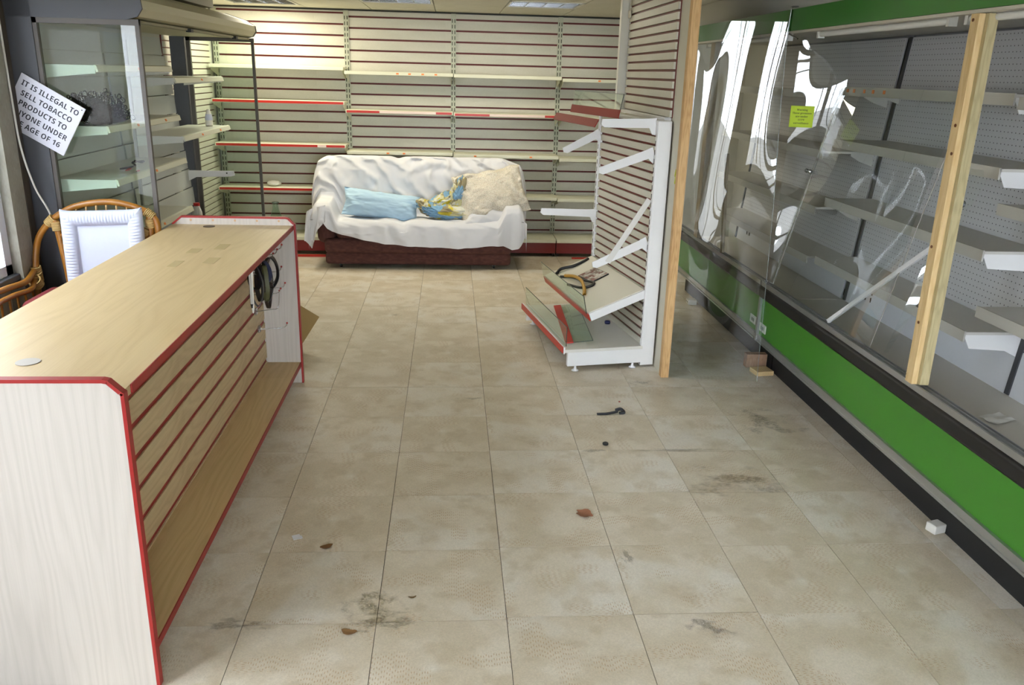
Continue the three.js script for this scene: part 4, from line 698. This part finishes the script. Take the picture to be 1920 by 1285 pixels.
// ---------------------------------------------------------------- clear plastic sheets
{
  const wave = (u, v) => 0.015 * Math.sin(u * 5.2 + v * 4.6 - 0.7) * (0.35 + 0.65 * Math.sin(v * 3.14)) + 0.007 * Math.sin(v * 9 + u * 4) + 0.006 * Math.sin(u * 9 - v * 7) + 0.02 * (fbm(u * 1.6 + 3, v * 2.6, 801, 2) - 0.5);
  const s = thing('clear_sheet', 'tall clear plastic sheet standing between the timber stud and the fridge', 'plastic sheet', [1.545, 0, -2.3]);
  part('sheet', grid(70, 150, (u, v) => [u * (0.515 - 0.075 * v), 0.003 + v * 2.0, 0.012 + 0.085 * u + wave(u, v) * ss(0, 0.12, u)]), acrylic, s);
  part('sheet_edge', tube(Array.from({ length: 40 }, (_, k) => { const v = k / 39; return [0.515 - 0.075 * v, 0.003 + v * 2.0, 0.097 + wave(1, v)]; }), 0.0018, 120, 5), phys('#b9c2c2', 0.2, { transmission: 0.5, thickness: 0 }), s);
  const c = thing('canopy_clip', 'bent metal clip hooked over the green canopy edge', 'clip', [2.071, 2.013, -2.39]);
  part('hook', tube([[0.06, 0.085, -0.06], [0.0, 0.078, -0.01], [-0.005, 0.06, 0.0], [-0.008, -0.05, 0.0], [0.0, -0.06, 0.005], [0.03, -0.085, 0.05]], 0.0045, 40, 6), chrome, c);
  // camera-facing door flap with the yellow notice
  const lean = (y) => 2.121 + (y - 0.576) * 0.232;
  const zd = (x, y) => -2.34 + (x - 2.1) * 0.27 + 0.01 * Math.sin(y * 4.2 + x * 6) + 0.004 * Math.sin(y * 9 - x * 14);
  const d = thing('clear_door', 'clear plastic fridge door carrying the yellow notice', 'plastic door', [2.1, 0.576, -2.34]);
  part('sheet', grid(50, 120, (u, v) => { const y = 0.578 + v * 1.36, xl = 2.113, xr = Math.min(lean(y), 2.372), x = xl + u * (xr - xl); return [x - 2.1, y - 0.576, zd(x, y) + 2.34]; }), acrylic, d);
  for (const s2 of [-1, 1]) { const k = part('knob', lathe([[0, 0], [0.006, 0], [0.004, 0.012], [0.011, 0.018], [0.012, 0.026], [0.007, 0.03], [0, 0.031]], 16).rotateX(Math.PI / 2 * s2), chrome, d, [0.144, 0.655, zd(2.244, 1.231) + 2.34 + s2 * 0.001]); k.userData.label = 'chrome knob'; }
  const nt = canvasTex(256, 236, (g, w, h) => { g.fillStyle = '#b5cf18'; g.fillRect(0, 0, w, h); g.fillStyle = '#1f2708'; g.textAlign = 'center'; g.textBaseline = 'middle'; g.font = 'bold 27px serif'; ['Warning', 'These premises', 'are under', 'CCTV', 'surveillance'].forEach((q, i) => g.fillText(q, w / 2, 42 + i * 37)); });
  const no = thing('cctv_notice', 'bright yellow green notice about cameras stuck on the clear door', 'notice', [2.164, 1.525, zd(2.164, 1.525) + 0.008], -0.3);
  part('paper', B(0.124, 0.114, 0.0008), mat('#b5cf18', 0.6), no); part('print', new THREE.PlaneGeometry(0.123, 0.113), mat('#ffffff', 0.6, { map: nt }), no, [0, 0, 0.0007]);
  // large pane leaning against the top shelf
  const bow = (u, v) => 0.02 * Math.sin(Math.PI * v) * Math.sin(u * 4 + 0.5) + 0.006 * Math.sin(v * 8 + u * 5);
  const l = thing('leaning_pane', 'large clear plastic pane leaning inward on the fridge shelves', 'plastic pane', [2.121, 0.576, -1.713]);
  part('sheet', grid(70, 70, (u, v) => [v * 1.11 * 0.232 - Math.abs(bow(u, v)) - 0.006, 0.003 + v * 1.11, (u - 0.5) * 1.186]), acrylic, l);
  for (const [s2, rr] of [[1, 0.0022], [-1, 0.006]]) part('sheet_edge', rod([0, 0.004, s2 * 0.593], [1.11 * 0.232 - 0.006, 1.11, s2 * 0.593], rr, 6), phys('#a9a69c', 0.3, { transmission: 0.3, thickness: 0 }), l);
  // smaller flap by the pine post
  const f = thing('clear_flap', 'small clear plastic flap with chrome knob beside the pine post', 'plastic flap', [2.128, 0.59, -1.011]);
  part('sheet', grid(20, 40, (u, v) => { const x0 = 0.0 + v * 0.21, x1 = 0.02 + v * 0.25; return [x0 + u * (x1 - x0), v * 0.8, 0.1 * u * v + 0.01 * Math.sin(v * 5)]; }), acrylic, f);
  part('knob', lathe([[0, 0], [0.006, 0], [0.004, 0.012], [0.013, 0.018], [0.015, 0.028], [0.008, 0.034], [0, 0.035]], 16).rotateX(Math.PI / 2), chrome, f, [0.2, 0.66, 0.02]);
}

// ---------------------------------------------------------------- small things on the floor and in the fridge
const leafGeo = (seed, s) => grid(14, 10, (u, v) => { const a = u * 2 - 1, w = Math.pow(1 - a * a, 0.6) * (0.7 + 0.5 * vn(u * 5, 1, seed)); return [a * s, 0.002 + 0.012 * s * 20 * Math.abs(v - 0.5) * vn(u * 4, v * 4, seed) + 0.006 * a * a, (v - 0.5) * s * w]; });
single('brown_leaf', 'dry brown leaf curled beside a white paper scrap on the floor', 'leaf', leafGeo(1, 0.026), mat('#6d4a22', 0.8, two), [-0.224, 0.0, -0.457], [0, 0.5, 0]);
single('tan_leaf', 'flat tan leaf on the floor near the mossy stain', 'leaf', leafGeo(2, 0.026), mat('#7d5c34', 0.8, two), [-0.081, 0.0, 0.05], [0, -0.2, 0]);
single('small_leaf', 'tiny brown leaf scrap right of the mossy stain', 'leaf', leafGeo(3, 0.014), mat('#6f5a36', 0.8, two), [0.111, 0.0, -0.128], [0, 0.1, 0]);
single('russet_leaf', 'russet triangular leaf in the middle of the floor', 'leaf', leafGeo(4, 0.034).scale(1, 1, 2), mat('#946448', 0.8, two), [0.786, 0.0, -0.678], [0, 0.9, 0]);
single('paper_scrap', 'small torn white paper scrap on the floor', 'paper', M(B(0.03, 0.0012, 0.034, 0, 0.0016, 0), B(0.016, 0.0012, 0.02, 0.012, 0.003, 0.008)), mat('#dfe0e6', 0.8), [-0.347, 0.0, -0.531], [0, 0.4, 0]);
{
  const t = thing('black_debris', 'twisted scrap of black plastic on the floor before the unit', 'debris', [1.1, 0.0, -1.735]);
  part('scrap', M(tube([[-0.085, 0.004, 0.01], [-0.04, 0.009, 0.014], [0.0, 0.008, 0.0], [0.03, 0.012, -0.008]], 0.0075, 24, 6).scale(1, 0.8, 1.2), tube([[0.02, 0.012, -0.02], [0.045, 0.022, -0.01], [0.06, 0.012, 0.012], [0.035, 0.01, 0.016]], 0.009, 24, 6)), mat('#23252a', 0.6), t);
}
single('plastic_disc', 'round black plastic cap lying flat on the floor', 'cap', lathe([[0, 0.0], [0.013, 0], [0.0145, 0.003], [0.014, 0.009], [0.011, 0.011], [0, 0.009]], 20), mat('#0f1014', 0.5), [0.994, 0.0003, -1.349]);
single('red_crumb', 'tiny red plastic crumb on the floor', 'crumb', B(0.009, 0.004, 0.007), mat('#b33a2c', 0.5), [1.17, 0.0022, -1.9]);
{
  const b = thing('timber_offcut', 'pinkish timber board end wedged under the fridge corner', 'timber', [2.15, 0, -2.5]);
  part('board', BB(-0.07, 0.06, 0.0, 0.085, -0.02, 0.03), mat('#ffffff', 0.7, { map: woodTex([140, 104, 78], [186, 152, 124], 47, 128, 128, 0.1, 0.4, 8) }), b);
  single('timber_wedge', 'small flat wooden wedge lying before the pinkish board', 'wedge', RB(0.11, 0.028, 0.1, 0.003), paleTimber, [2.14, 0.0145, -2.36], [0, 0.15, 0]);
  single('foam_block', 'white foam offcut poking out beneath the fridge', 'foam block', RB(0.06, 0.038, 0.05, 0.005), mat('#d2d0c9', 0.8), [2.188, 0.0195, -0.51], [0, 0.3, 0]);
  const s = thing('socket_scrap', 'small white socket box on the floor beneath the far fridge', 'socket', [2.15, 0, -3.97]); part('box', RB(0.07, 0.04, 0.07, 0.005, 0, 0.02, 0), mat('#cfcdc2', 0.6), s); part('hole', M(B(0.002, 0.01, 0.01, -0.0355, 0.022, 0.015), B(0.002, 0.01, 0.01, -0.0355, 0.022, -0.015)), slotDark, s);
  single('paper_slip', 'crumpled white paper slip lying on the fridge deck', 'paper', grid(12, 10, (u, v) => [(u - 0.5) * 0.12, 0.002 + 0.012 * fbm(u * 3, v * 3, 901), (v - 0.5) * 0.08]), mat('#d6d5d0', 0.8, two), [2.385, 0.4615, -0.565], [0, 0.3, 0]);
}
renderer.render(scene, camera);
